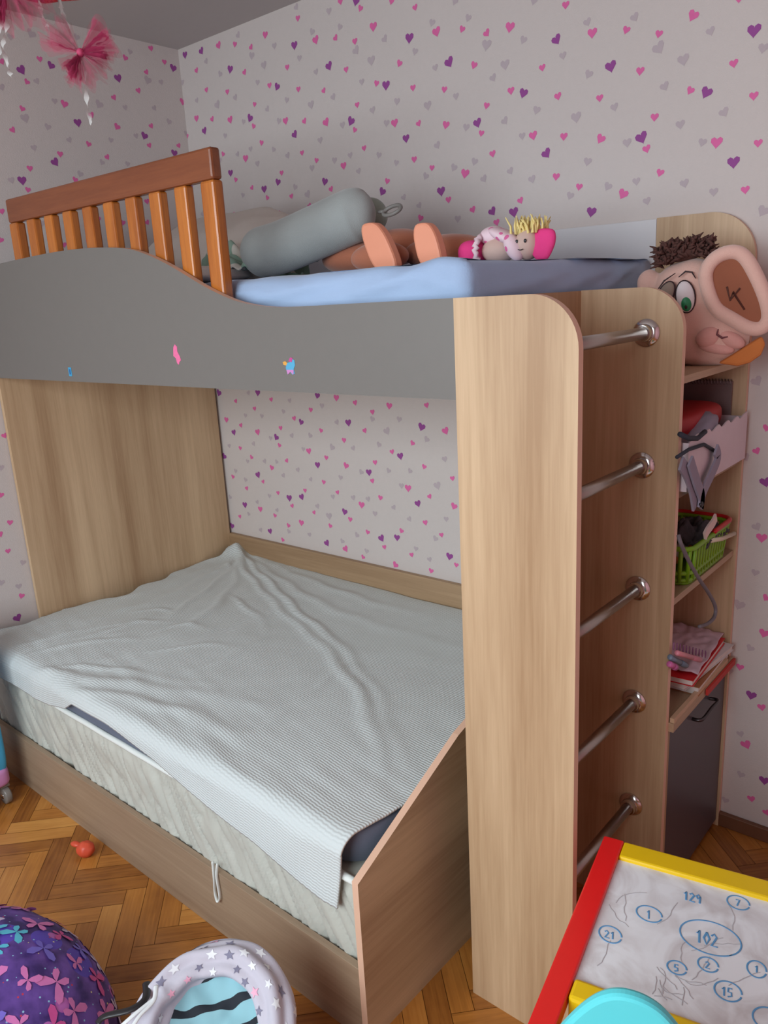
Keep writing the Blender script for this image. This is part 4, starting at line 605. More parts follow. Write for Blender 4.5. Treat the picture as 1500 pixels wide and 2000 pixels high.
# ear: thick rolled rim around a brown lining
EP = [(1378, 560), (1376, 530), (1392, 508), (1418, 500), (1440, 510), (1462, 545), (1482, 590), (1488, 622), (1478, 640), (1456, 640), (1425, 622), (1395, 600)]
def loop3(P, c):
    pts = [Vector((x, y, 0)) for x, y in P]; L = pts+pts[:3]; out = []
    for i in range(len(P)):
        p0, p1, p2, p3 = pts[i-1], pts[i], pts[(i+1) % len(P)], pts[(i+2) % len(P)]
        for k in range(5):
            t = k/5; q = .5*((2*p1)+(p2-p0)*t+(2*p0-5*p1+4*p2-p3)*t*t+(3*p1-p0-3*p2+p3)*t**3); x, z = px(q.x, q.y); out.append(Q(x, z, c(q.x, q.y) if callable(c) else c))
    return out
b = MB(); b.tube(loop3(EP, .053), .0150, 16, closed=True); ear = obj('ear', b, mfl, pf, smooth=True)
b = MB(); lp = loop3([(x*.93+1432*.07, y*.93+572*.07) for x, y in EP], .056); cen = sum(lp, Vector())/len(lp)-n_*.003; V = lp+[cen]; b.add(V, [(i, (i+1) % len(lp), len(lp)) for i in range(len(lp))]); b2 = [tuple(Vector(v)-n_*.014) for v in lp]
o_ = len(b.V); b.V += b2; n0 = len(lp); b.F += [(i, i+o_, (i+1) % n0+o_, (i+1) % n0) for i in range(n0)]+[tuple(range(o_, o_+n0))]; b.I += [0]*(n0+1)
obj('ear_lining', b, mat('brown_lining', (150, 88, 62), .8, var=.1), ear, fixn=True)
b = MB()
for P in ([(1413, 562), (1420, 588), (1436, 566)], [(1420, 588), (1424, 572), (1446, 606)]):
    b.tube([Q(*px(*q), .0545) for q in P], .0022, 6)
obj('ear_mark', b, mat('mark_brown', (92, 52, 42), .8), ear, smooth=True)
# eyes
mew = mat('eye_white', (226, 216, 218), .5); meg = mat('eye_green', (38, 140, 92), .4, var=.2, scale=300); mel = mat('eye_outline', (58, 42, 46), .6); mlid = mat('lid_grey', (140, 124, 112), .8)
for (cu, cv, ru, rv, ro, gw) in ((1340, 577, 17, 30, .18, mew), (1303, 572, 14, 26, -.42, mlid)):
    b = MB(); Bl(b, cu, cv, .046, ru+2, rv+2, .007, ro); ey = obj('eye', b, mel, pf, smooth=True)
    b = MB(); Bl(b, cu, cv, .0475, ru, rv, .0075, ro); obj('eyeball', b, gw, ey, smooth=True)
    b = MB(); Bl(b, cu+2, cv+12, .049, ru*.62, rv*.55, .0082, ro); obj('iris', b, meg, ey, smooth=True)
    b = MB(); Bl(b, cu+2, cv+19, .0505, 3.5, 5, .0085, ro); obj('pupil', b, mel, ey, smooth=True)
b = MB(); b.tube([Q(*px(*q), .046) for q in ((1326, 540), (1338, 530), (1350, 532), (1357, 544))], [.001, .0022, .002, .001], 6); b.tube([Q(*px(*q), .046) for q in ((1285, 566), (1300, 545), (1320, 532))], [.001, .002, .001], 6); obj('eyebrow', b, mel, pf, smooth=True)
# hair tuft built of short tapering locks
random.seed(8); b = MB()
Bl(b, 1335, 493, .0, 46, 17, .030, .15)
for k in range(620):
    a = random.uniform(-1, 1); cu = 1333+a*48+random.uniform(-5, 5); cv = 494-6*(1-a*a)-a*8+random.uniform(-16, 16); c = random.uniform(-.02, .03)
    du, dv = random.uniform(-14, 14)+a*6, random.uniform(-16, 10)
    b.tube([Q(*px(cu, cv), c), Q(*px(cu+du*.5, cv+dv*.6), c+.005), Q(*px(cu+du, cv+dv), c+.004)], [.0042, .003, .0008], 5)
obj('hair_tuft', b, mhb, pf, smooth=True)
b = MB(); Bl(b, 1385, 655, .046, 24, 19, .016, .5); Bl(b, 1424, 660, .042, 30, 15, .016, -.5); Bl(b, 1400, 676, .042, 34, 12, .013, -.2); obj('nose', b, mfp, pf, smooth=True)
b = MB(); b.tube([Q(*px(*q), .058) for q in ((1402, 640), (1400, 650), (1410, 657), (1420, 655))], [.001, .0025, .0025, .001], 6); obj('nose_crease', b, mat('crease_maroon', (120, 70, 76), .8), pf, smooth=True)
b = MB(); b.prism([(0, 0)]*0+[(0, 0), (1, 0), (0, 1)], 'xy', 0, 1) if False else None
b.V = []; b.F = []; b.I = []
Pp = [(1405, 706), (1430, 690), (1462, 668), (1480, 656), (1487, 672), (1480, 692), (1462, 706), (1440, 712)]
f0 = [Q(*px(*q), .052) for q in Pp]; f1 = [Q(*px(*q), .026) for q in Pp]; k = len(Pp)
b.add([*f0, *f1], [tuple(range(k)), tuple(range(2*k-1, k-1, -1))]+[(i, i+k, (i+1) % k+k, (i+1) % k) for i in range(k)])
obj('felt_foot', b, mat('orange_felt', (206, 122, 62), .9, var=.08), pf, bevel=.006, fixn=True)
# ---------------------------------------------------------------- things on the open shelves
def S(u, v, x=2.10):                                       # point seen at photo position, on the plane x
    d = _f+_r*((u-750)/FPX)-_u*((v-1000)/FPX); t = (x-CAM[0])/d.x; return Vector((CAM[0]+d.x*t, CAM[1]+d.y*t, CAM[2]+d.z*t))
s1, s2, s3 = 1.067, .823, .527
mwh = mat('white_card', (220, 204, 210), .7, var=.03)
# open white cardboard box
wb = empty('card_box', (2.12, -.2, s1), 'open white cardboard box full of things on the second shelf down', 'box')
b = MB(); t = .003; bx0, bx1, by0, by1, bh = 1.985, 2.196, -.425, -.03, .105
b.box((bx0, by0, s1+.0005), (bx1, by1, s1+.004)); b.box((bx0, by0, s1+.004), (bx0+t, by1, s1+bh)); b.box((bx0+t, by0, s1+.004), (bx1, by0+t, s1+bh)); b.box((bx0+t, by1-t, s1+.004), (bx1, by1, s1+bh))
obj('box_body', b, mwh, wb)
b = MB(); P = [(by0+t, s1+.004), (by1-t, s1+.004), (by1-t, s1+bh+.012)]
for k in range(12): y = by1-t-(by1-by0-2*t)*(k+.5)/12; P += [(y+.008, s1+bh+(.004 if k % 2 else .011)), (y-.008, s1+bh+(.004 if k % 2 else .011)-.002)]
b.prism(P+[(by0+t, s1+bh)], 'yz', bx1-t, bx1, 0); obj('box_front', b, mwh, wb)
# red case in the box
b = MB(); b.blob((2.09, -.22, s1+.118), (.075, .17, .034), p=.6, nu=40); obj('pencil_case', b, mat('red_fabric', (176, 26, 36), .5, var=.08), smooth=True, label='dark red rounded case sticking out of the white box', cat='case')
# grey bag flap with two hanging straps
gb = empty('fabric_bag', (2.17, -.33, s1+.12), 'grey-lilac fabric bag with looped snap strap hanging over the white box', 'bag')
mgb = mat('grey_lilac_fabric', (150, 142, 158), .85, var=.05, bump=.2)
b = MB(); b.blob(S(1355, 868, 2.16), (.034, .115, .042), ax=(Vector((1, 0, 0)), Vector((0, .92, .38)), Vector((0, -.38, .92))), p=.8, fn=lambda d: 1+.1*nz(d[0]*3, d[1]*4, d[2]*3)); obj('bag_body', b, mgb, gb, smooth=True)
b = MB(); b.tube([S(*q, 2.197) for q in ((1328, 848), (1345, 856), (1362, 856), (1377, 843))], .0055, 10); b.tube([S(*q, 2.20) for q in ((1322, 893), (1345, 878), (1375, 868), (1398, 882))], .004, 10); obj('bag_lining', b, mat('bag_dark_lining', (52, 54, 66), .8), gb, smooth=True)
def ribbon(name, Pc, wdt, m, parent, x=2.205, th=.0025):
    pts = spline([tuple(S(u, v, x)) for u, v in Pc], 6); b = MB(); V = []; n = len(pts)
    for i, p in enumerate(pts):
        t = (pts[min(i+1, n-1)]-pts[max(i-1, 0)]).normalized(); s = t.cross(Vector((1, 0, 0))).normalized(); w2 = wdt/2
        V += [p+s*w2+Vector((th, 0, 0)), p-s*w2+Vector((th, 0, 0)), p-s*w2-Vector((th, 0, 0)), p+s*w2-Vector((th, 0, 0))]
    F = [(i*4+k, i*4+(k+1) % 4, i*4+4+(k+1) % 4, i*4+4+k) for i in range(n-1) for k in range(4)]+[(0, 1, 2, 3), tuple((n-1)*4+k for k in (3, 2, 1, 0))]
    b.add(V, F); return obj(name, b, m, parent, fixn=True)
ribbon('strap', [(1330, 905), (1342, 925), (1352, 955), (1358, 990)], .030, mgb, gb, 2.203)
st = ribbon('strap', [(1348, 900), (1360, 940), (1370, 970), (1368, 992), (1374, 960), (1390, 925), (1402, 895), (1398, 878)], .028, mgb, gb, 2.210)
b = MB(); q = S(1368, 985, 2.2115); b.lathe(q, (1, 0, 0), [(.0065, -.001), (.0065, .004), (.004, .0055)], 20); obj('snap_button', b, M['black'], st, smooth=True)
# spiral notebook at the back of that shelf
nb = empty('spiral_notebook', (2.08, -.06, s1), 'grey spiral notebook standing behind the red case', 'notebook')
b = MB(); b.box((2.04, -.030, s1+.0005), (2.155, -.022, s1+.188)); obj('cover', b, mat('notebook_grey', (122, 102, 100), .7), nb)
b = MB()
for k in range(15):
    c = Vector((2.045+k*.0076, -.026, s1+.186)); b.tube([c+Vector((0, math.cos(a)*.007, math.sin(a)*.007)) for a in [2*PI*i/12 for i in range(12)]], .0009, 5, closed=True)
obj('spiral_wire', b, mat('wire_grey', (150, 138, 138), .4, metal=.6), nb, smooth=True)
# green basket on the third shelf
bk = empty('toy_basket', (2.12, -.20, s2), 'lime green slatted plastic basket with red rim on the third shelf', 'basket')
mgr = mat('lime_plastic', (122, 168, 30), .4, var=.06)
def brect(hx, hy, n=8, r=.03): return [(2.115+x, -.215+y) for cx, cy, a in ((hx-r, hy-r, 0), (-hx+r, hy-r, PI/2), (-hx+r, -hy+r, PI), (hx-r, -hy+r, 1.5*PI)) for x, y in [(cx+r*math.cos(a+k*PI/2/n), cy+r*math.sin(a+k*PI/2/n)) for k in range(n+1)]]
def bp(t, hx, hy):
    P = brect(hx, hy); L = [0]
    for i in range(len(P)): q = P[(i+1) % len(P)]; L.append(L[-1]+math.hypot(q[0]-P[i][0], q[1]-P[i][1]))
    s = (t % 1)*L[-1]
    for i in range(len(P)):
        if s <= L[i+1]: k = (s-L[i])/max(1e-9, L[i+1]-L[i]); q = P[(i+1) % len(P)]; return (P[i][0]+(q[0]-P[i][0])*k, P[i][1]+(q[1]-P[i][1])*k)
    return P[0]
b = MB(); z0 = s2+.001
b.prism(brect(.062, .125), 'xy', z0, z0+.006)
for zz, hx, hy, rr in ((z0+.012, .0635, .1265, .0055), (z0+.030, .065, .129, .006), (z0+.092, .072, .142, .006)):
    b.tube([(*bp(i/80, hx, hy), zz) for i in range(80)], rr, 8, closed=True)
for k in range(40):
    p0 = bp(k/40, .064, .128); p1 = bp(k/40, .0715, .141); b.tube([(p0[0], p0[1], z0+.008), (p1[0], p1[1], z0+.092)], .0052, 6)
obj('basket_body', b, mgr, bk, smooth=True)
b = MB(); b.tube([(*bp(i/60, .074, .146), z0+.099) for i in range(-8, 14)], .006, 8); obj('red_rim', b, mat('red_plastic', (196, 28, 34), .35), bk, smooth=True)
b = MB(); b.tube([S(1388, 1056, 2.19), S(1410, 1052, 2.192), S(1434, 1042, 2.185)], .0055, 10); obj('handle', b, mat('cream_plastic', (216, 200, 176), .5), bk, smooth=True)
b = MB()
random.seed(2)
for k in range(9): b.blob((2.115+random.uniform(-.035, .035), -.215+random.uniform(-.09, .09), z0+.035+random.uniform(0, .03)), (.02, .024, .018), k % 3)
obj('toy_fruit', b, [mat('toy_orange', (196, 110, 40), .5), mat('toy_green', (70, 110, 34), .5), mat('toy_white', (214, 206, 196), .5)], smooth=True, kind='stuff', label='jumble of small orange, green and white toys inside the lime basket', cat='toys')
# fluffy dark cloth with pale border over the basket
mfz = mat('charcoal_fleece', (78, 70, 74), .98, var=.25, scale=90, bump=.6, bscale=600)
b = crumple(S(1362, 1040, 2.14)+Vector((0, 0, -.012)), (Vector((1, 0, 0)), Vector((0, 1, 0)), Vector((0, 0, 1))), .05, .085, .045, 9); obj('fleece_cloth', b, mfz, smooth=True, solid=.006, label='fuzzy charcoal cloth heaped on the lime basket', cat='cloth')
ribbon('paper_strip', [(1398, 1010), (1392, 1022), (1382, 1036), (1376, 1048)], .022, mat('pale_pink_paper', (222, 196, 190), .8), None, 2.19); o = bpy.data.objects['paper_strip']; o['label'] = 'pale pink paper strip sticking up beside the charcoal cloth'; o['category'] = 'paper'
# grey cord hanging from the basket
b = MB(); b.tube(spline([S(*q) for q in ((1325, 1045, 2.205), (1330, 1062, 2.212), (1345, 1095, 2.215), (1365, 1130, 2.22), (1385, 1160, 2.22), (1397, 1185, 2.22), (1395, 1205, 2.222), (1382, 1218, 2.225), (1366, 1224, 2.225))], 8), .0042, 10)
obj('cord', b, mat('grey_cord', (112, 102, 108), .6), smooth=True, label='thick grey cord hanging in a curve below the lime basket', cat='cord')
# desk clutter
ps = crumple((2.10, -.17, s3+.062), (Vector((1, .1, 0)), Vector((-.1, 1, 0)), Vector((.18, 0, 1))), .085, .135, .018, 12); obj('paper_sheets', ps, mat('pinkish_paper', (214, 186, 198), .85, var=.12, scale=18), solid=.002, smooth=True, label='loose pinkish paper sheets on top of the desk pile', cat='paper')
def book(name, c, sx, sy, h, rz, mc, label, cat='notebook', pages=True):
    e = empty(name, c, label, cat); ax = (Vector((math.cos(rz), math.sin(rz), 0)), Vector((-math.sin(rz), math.cos(rz), 0)), Vector((0, 0, 1)))
    b = MB(); b.obox((c[0], c[1], c[2]+.0008), ax, (sx, sy, .0008)); b.obox((c[0], c[1], c[2]+h-.0008), ax, (sx, sy, .0008)); b.obox((c[0]-ax[0].x*(sx-.001), c[1]-ax[0].y*(sx-.001), c[2]+h/2), ax, (.001, sy, h/2)); obj('cover', b, mc, e)
    b = MB(); b.obox((c[0], c[1], c[2]+h/2), ax, (sx-.003, sy-.003, h/2-.0018)); obj('pages', b, mat('page_edges', (226, 214, 208), .8), e); return e
book('notebook', (2.105, -.19, s3+.044), .085, .14, .016, .06, mat('red_cover', (214, 36, 44), .4), 'red notebook under the loose pinkish papers on the desk')
book('notebook', (2.10, -.17, s3+.026), .09, .145, .016, -.08, mat('white_cover', (216, 208, 208), .6), 'white notebook in the middle of the desk pile')
book('notebook', (2.095, -.16, s3+.0008), .10, .125, .023, .03, mat('brown_cover', (168, 110, 70), .6), 'thick brown notebook at the bottom of the desk pile')
b = MB()
for k in range(11): c = S(1316+k*6.2, 1262+k*1.6, 2.197); b.tube([c+Vector((0, math.sin(a)*.002, math.cos(a)*.009)) for a in [2*PI*i/10 for i in range(10)]], .0012, 5, closed=True)
obj('spiral_binding', b, mat('mauve_wire', (140, 90, 130), .5), smooth=True, label='mauve spiral binding lying beside the red notebook', cat='binding')
for (a, c, rad, colr, lb) in (((1322, 1275, 2.205), (1368, 1289, 2.205), .006, (226, 140, 156), 'pale pink marker pen on the desk in front of the red notebook'), ((1308, 1283, 2.19), (1340, 1300, 2.20), .0065, (120, 136, 156), 'grey-blue marker pen on the desk below the pink marker'), ((1306, 1296, 2.19), (1320, 1304, 2.198), .007, (214, 110, 170), 'short bright pink marker by the ladder panel on the desk')):
    p, q = S(*a), S(*c); p.z = max(p.z, s3+.024+rad); q.z = max(q.z, s3+.024+rad)
    e = empty('marker_pen', ((p.x+q.x)/2, (p.y+q.y)/2, min(p.z, q.z)-rad), lb, 'pen'); d = (q-p)
    b = MB(); b.lathe(p, d, [(rad*.8, 0), (rad, .002), (rad, d.length*.62)], 16); obj('barrel', b, mat('pen_body', colr, .35), e, smooth=True)
    b = MB(); b.lathe(p+d*.62, d, [(rad*1.08, 0), (rad*1.08, d.length*.36), (rad*.8, d.length*.38)], 16); obj('cap', b, mat('pen_cap', tuple(int(x*.85) for x in colr), .35), e, smooth=True)
# white tray in front on the desk edge and red strip
b = MB(); b.prism([(-.435, s3), (-.06, s3), (-.06, s3+.011), (-.435, s3+.011)], 'yz', X2+.001, X2+.0108)
obj('ruler', b, mat('pale_wood_ruler', (206, 172, 140), .5, var=.06), label='pale wooden ruler lying along the desk edge', cat='ruler')
b = MB(); P = [S(1392, 1308, 2.2), S(1425, 1268, 2.2)]; b.obox((X2+.0165, -.13, s3-.008), (Vector((1, 0, 0)), Vector((0, 1, 0)), Vector((0, 0, 1))), (.003, .105, .008)); obj('folder', b, mat('red_card', (190, 50, 44), .6), label='thin red strip along the front of the desk edge', cat='strip')
# ---------------------------------------------------------------- floor things
b = MB(); b.blob((.812, -1.185, .0225), (.027, .024, .0225), fn=lambda d: 1+.12*nz(d[0]*2, d[1]*2, d[2]*2)); b.blob((.776, -1.195, .028), (.017, .010, .007), ax=fr(.3)); o = obj('toy_ball', b, mat('coral_rubber', (216, 84, 56), .4, var=.05), smooth=True, label='small coral toy ball with a spout on the parquet by the bed rail', cat='toy')
# child suitcase at left edge
sc = empty('suitcase', (.32, -1.235, 0), 'sky blue children\'s wheeled case with pink base at the left end of the bed', 'suitcase')
b = MB(); b.blob((.30, -1.235, .36), (.083, .052, .26), p=.25, nu=64, nv=40); o = obj('case_body', b, mat('sky_blue_plastic', (70, 170, 214), .4, var=.03), sc, smooth=True)
b = MB(); b.blob((.30, -1.235, .098), (.086, .054, .036), p=.45, nu=64, nv=24); obj('base_shell', b, mat('orchid_pink_plastic', (206, 142, 196), .45), sc, smooth=True)
mwl = mat('smoky_wheel', (128, 122, 116), .3)
for sx in (-.055, .062):
    for sy in (-.03, .03):
        b = MB(); c = Vector((.30+sx, -1.235+sy, .0285)); b.lathe(c-Vector((0, .011, 0)), (0, 1, 0), [(.012, 0), (.026, .001), (.028, .005), (.028, .017), (.026, .021), (.012, .022)], 28); wh = obj('wheel', b, mwl, sc, smooth=True)
        b = MB(); b.lathe(c-Vector((0, .0125, 0)), (0, 1, 0), [(.008, 0), (.009, .001), (.009, .024), (.008, .025)], 20); obj('wheel_hub', b, M['chrome'], wh, smooth=True)
        b = MB(); b.box((c.x-.007, c.y-.014, .058), (c.x+.007, c.y+.014, .075)); obj('wheel_fork', b, mwl, wh)
# ---------------------------------------------------------------- beanbag with butterfly print
bc = Vector((1.27, -1.715, 0))
def bbp(u, v):                                             # direction -> beanbag surface
    th, ph = v*PI*.5, u*2*PI
    r = .305*(1+.05*nz(math.cos(ph)*1.5, math.sin(ph)*1.5, th)+.012*nz(math.cos(ph)*6, math.sin(ph)*6, th*5))
    return Vector((bc.x+r*math.sin(th)**.9*math.cos(ph), bc.y+r*math.sin(th)**.9*math.sin(ph), 0.015+.30*math.cos(th)**.85*(1+.04*nz(math.cos(ph)*2, math.sin(ph)*2, th*2))))
b = MB(); b.grid(lambda u, v: bbp(u, max(v, .001)), 120, 60); b.lathe((bc.x, bc.y, .001), (0, 0, 1), [(.25, 0), (.303, .006), (.305, .016)], 60)
bbm = cells('galaxy_print', (62, 40, 110), [((96, 74, 190), 9, .33), ((150, 200, 226), 60, .12), ((200, 60, 90), 34, .07), ((236, 222, 160), 30, .06), ((196, 110, 190), 11, .16)], seed=1., base2=(120, 84, 176))
bbo = empty('beanbag', (bc.x, bc.y, 0), 'round purple beanbag with pink and blue butterfly print on the parquet', 'beanbag')
bcov = b
BF = [[(0, 0), (.15, .35), (.55, .85), (.95, .9), (1, .6), (.75, .2), (.3, .02)], [(0, 0), (.25, -.05), (.5, -.2), (.62, -.5), (.45, -.75), (.22, -.62), (.1, -.3)]]
random.seed(21); b = bcov; cols = [(226, 130, 196), (214, 84, 156), (96, 196, 222), (126, 112, 214), (204, 190, 220)]
pl = []
for _ in range(3000):
    u, v = random.random(), random.uniform(.04, .97); p = bbp(u, v)
    if all((p-q).length > .050 for q in pl):
        pl.append(p); sz = random.uniform(.020, .036); ro = random.uniform(0, 6.28); ci = random.choice([0, 0, 0, 1, 1, 2, 3, 3, 4])
        du = bbp(u+.004, v)-p; dv = bbp(u, min(v+.004, 1))-p
        if du.length < 1e-6: continue
        n = du.cross(dv).normalized(); 
        if n.dot(p-Vector((bc.x, bc.y, .05))) < 0: n = -n
        e1 = du.normalized(); e2 = n.cross(e1)
        for sgn in (1, -1):
            for W in BF:
                Pq = []
                for x, y in W:
                    x *= sgn; a_, b_ = (x*math.cos(ro)-y*math.sin(ro))*sz, (x*math.sin(ro)+y*math.cos(ro))*sz
                    cpos = Vector((bc.x, bc.y, .05)); q = p+e1*a_+e2*b_+n*.0022-n*((a_*a_+b_*b_)/(2*.30))
                    Pq.append(q)
                b.add(Pq, [tuple(range(len(Pq)))], ci+1)
obj('cover', b, [bbm]+[mat('print_%d' % i, c, .7, var=.12, scale=60) for i, c in enumerate(cols)], bbo, smooth=True)
# ---------------------------------------------------------------- striped pouch with star printed rolled rim
sp0 = Vector((1.735, -1.435, 0))
pc = empty('drawstring_bag', (sp0.x, sp0.y, 0), 'soft bag with grey star-print rolled rim and black-striped aqua lining beside the bed', 'bag')
mst = mat('grey_star_cloth', (196, 192, 204), .85, var=.05, scale=7, bump=.15)
ea = (Vector((.83, .56, 0)), Vector((-.50, .74, .45)).normalized()); en = ea[0].cross(ea[1]).normalized()
rc0 = Vector((sp0.x, sp0.y, .20)); RU, RV = .126, .134
def rim(a, ph, off=0):
    rr = .034*(1+.10*nz(math.cos(a)*1.3, math.sin(a)*1.3, 3)); c = rc0+ea[0]*math.cos(a)*RU+ea[1]*math.sin(a)*RV; o = (ea[0]*math.cos(a)+ea[1]*math.sin(a)).normalized()
    fold = .0050*math.sin(ph*5+a*1.2+2*nz(a*1.5, 0, 1))+.004*nz(a*2, ph*2, 6)
    return c+(o*math.cos(ph)+en*math.sin(ph))*(rr+fold+off)
b = MB(); b.grid(lambda u, v: rim(u*2*PI, v*2*PI), 160, 56); random.seed(9)
pl = []
for _ in range(1500):
    a, ph = random.uniform(0, 6.28), random.uniform(-1.2, 2.6); p = rim(a, ph)
    if all((p-q).length > .027 for q in pl):
        pl.append(p); e1 = (rim(a+.01, ph)-p).normalized(); e2 = (rim(a, ph+.01)-p).normalized(); n = e1.cross(e2).normalized(); c = rc0+ea[0]*math.cos(a)*RU+ea[1]*math.sin(a)*RV
        if n.dot(p-c) < 0: n = -n
        sz = random.uniform(.009, .012); ro = random.uniform(0, 6); k = random.choice([0, 0, 0, 1, 1, 2])
        Pq = []
        for i in range(10):
            r = sz*(1 if i % 2 == 0 else .45); x, y = r*math.cos(ro+i*PI/5), r*math.sin(ro+i*PI/5)
            aa = a+x/ .12; pp = ph+y/.046; q = rim(aa, pp, .0012); Pq.append(q)
        cen = rim(a, ph, .0014); o_ = len(b.V); b.V += [tuple(v) for v in Pq]+[tuple(cen)]; b.F += [(o_+i, o_+(i+1) % 10, o_+10) for i in range(10)]; b.I += [k+1]*10
obj('rolled_rim', b, [mst, mat('star_white', (232, 234, 238), .8), mat('star_slate', (130, 128, 150), .8), mat('star_pink', (240, 176, 200), .8)], pc, smooth=True)
def lining(u, v):
    a, r = u*2*PI, v; dz = .012-.030*(1-r*r)+.010*nz(math.cos(a)*r*4, math.sin(a)*r*4, 2)
    return rc0+ea[0]*math.cos(a)*RU*r*1.0+ea[1]*math.sin(a)*RV*r*1.0+en*dz
# striped aqua lining: stripes follow the cloth
msl, nt, bs = new_mat('aqua_striped_cloth'); bs.inputs['Roughness'].default_value = .8
tc = nt.nodes.new('ShaderNodeTexCoord'); mp = nt.nodes.new('ShaderNodeMapping'); mp.inputs['Rotation'].default_value = (0, 0, -.84); nt.links.new(tc.outputs['Object'], mp.inputs[0])
wv = nt.nodes.new('ShaderNodeTexWave'); wv.bands_direction = 'Y'; wv.inputs['Scale'].default_value = 7.4; wv.inputs['Distortion'].default_value = .8; wv.inputs['Detail Scale'].default_value = .6; wv.inputs['Phase Offset'].default_value = 1.2; nt.links.new(mp.outputs[0], wv.inputs['Vector'])
gt = nt.nodes.new('ShaderNodeMath'); gt.operation = 'GREATER_THAN'; gt.inputs[1].default_value = .80; nt.links.new(wv.outputs['Fac'], gt.inputs[0])
mx = nt.nodes.new('ShaderNodeMix'); mx.data_type = 'RGBA'; mx.inputs[6].default_value = lin((142, 190, 200))+(1,); mx.inputs[7].default_value = lin((26, 34, 44))+(1,); nt.links.new(gt.outputs[0], mx.inputs[0]); nt.links.new(mx.outputs[2], bs.inputs['Base Color'])
b = MB(); b.grid(lambda u, v: lining(u, max(v, .002)), 80, 24); obj('lining', b, msl, pc, smooth=True)
b = MB(); b.grid(lambda u, v: Vector((sp0.x, sp0.y, .004))*(1-v**.7)+rim(u*2*PI, -1.9)*(v**.7) + Vector((math.cos(u*2*PI)*ea[0].x, math.cos(u*2*PI)*ea[0].y, 0))*.05*math.sin(v*PI)+Vector((ea[1].x, ea[1].y, 0))*math.sin(u*2*PI)*.05*math.sin(v*PI), 80, 24); b.V = [(v[0], v[1], max(v[2], .002)) for v in b.V]; obj('bag_body', b, mst, pc, smooth=True)
def W3(u, v, z): d = _f+_r*((u-750)/FPX)-_u*((v-1000)/FPX); t = (z-CAM[2])/d.z; return Vector((CAM[0]+d.x*t, CAM[1]+d.y*t, CAM[2]+d.z*t))
b = MB()
for P in ([(305, 1925, .275), (300, 1955, .285), (272, 1985, .29), (250, 2020, .29)], [(302, 1950, .28), (262, 1982, .285), (225, 2015, .28)]):
    b.tube(spline([W3(*q) for q in P], 8), .0045, 8, flat=.4)
obj('cord', b, mat('white_cord', (238, 242, 244), .7), pc, smooth=True)
b = MB(); b.tube(spline([W3(*q) for q in ((286, 1920, .255), (284, 1950, .262), (255, 1972, .262), (205, 1985, .255), (190, 2000, .25))], 8), .0075, 10, flat=.5); obj('black_binding', b, M['black'], pc, smooth=True)
# ---------------------------------------------------------------- child's drawing table
TA = math.atan2(-.725+.776, 2.481-2.23); TA = .203
tz = .5; tex = Vector((math.cos(TA), math.sin(TA), 0)); tey = Vector((-math.sin(TA), math.cos(TA), 0)); t0 = W3(1180, 1631, tz)
def TP(a, b_, z=tz): q = t0+tex*a+tey*b_; return Vector((q.x, q.y, z))
mred = mat('red_paint', (236, 30, 32), .35, var=.04); mye = mat('yellow_paint', (240, 198, 16), .35, var=.03)
tbl = empty('drawing_table', (TP(.3, -.25).x, TP(.3, -.25).y, 0), 'child\'s red and yellow drawing table with a scribbled white top', 'table')
axs = (tex, tey, Vector((0, 0, 1)))
TL = .62; fw = .037
for a in (0, TL-fw):
    b = MB(); b.obox(TP(a+fw/2, -.30, tz-.012), axs, (fw/2, .30, .012)); obj('side_rail', b, mred, tbl, bevel=.003)
    for bb in (-.03, -.57):
        b = MB(); b.obox(TP(a+fw/2, bb, (tz-.024)/2), axs, (fw/2-.004, .015, (tz-.025)/2)); obj('leg', b, mred, tbl, bevel=.003)
DL = -.338
b = MB(); b.obox(TP(TL/2, -.0225, tz-.013), axs, (TL/2-fw, .0225, .012)); obj('end_rail', b, mye, tbl, bevel=.004)
b = MB(); b.obox(TP(TL/2, DL-.02, tz-.030), axs, (TL/2-fw-.001, .020, .030)); obj('end_rail', b, mye, tbl, bevel=.006)
b = MB(); b.obox(TP(TL/2, (DL-.045)/2, tz-.014), axs, (TL/2-fw, (-.045-DL)/2, .005)); 
mbd, nt, bs = new_mat('scribbled_board'); bs.inputs['Roughness'].default_value = .3
tc = nt.nodes.new('ShaderNodeTexCoord'); n1 = nt.nodes.new('ShaderNodeTexNoise'); n1.inputs['Scale'].default_value = 11; n1.inputs['Detail'].default_value = 5; n1.inputs['Distortion'].default_value = 1.6; nt.links.new(tc.outputs['Object'], n1.inputs['Vector'])
cr = nt.nodes.new('ShaderNodeValToRGB'); nt.links.new(n1.outputs['Fac'], cr.inputs[0]); e0 = cr.color_ramp.elements; e0[0].position = .36; e0[0].color = lin((212, 208, 210))+(1,); e0[1].position = .6; e0[1].color = lin((238, 240, 244))+(1,)
nt.links.new(cr.outputs[0], bs.inputs['Base Color'])
bbd = b
zb = tz-.0085
def B2(u, v): return W3(u, v, zb)
def ell(cu, cv, ru, rv, n=30, a0=.3, a1=6.3): return [(cu+ru*math.cos(a), cv+rv*math.sin(a)+ru*.25*math.cos(a)) for a in [a0+(a1-a0)*i/n for i in range(n+1)]]
b = bbd; n_board = len(b.F); rr = .0013
for cu, cv, ru, rv in ((1442, 1763, 22, 13), (1268, 1785, 25, 15), (1192, 1825, 22, 16), (1322, 1890, 19, 13), (1383, 1884, 20, 14), (1478, 1893, 19, 16), (1422, 1936, 27, 19), (1500, 1990, 30, 22)):
    b.tube([B2(*q) for q in ell(cu, cv, ru, rv)], rr, 6, flat=.3)
b.tube([B2(*q) for q in ell(1388, 1832, 60, 32, 60, .8, 7.2)], rr, 6, flat=.3)
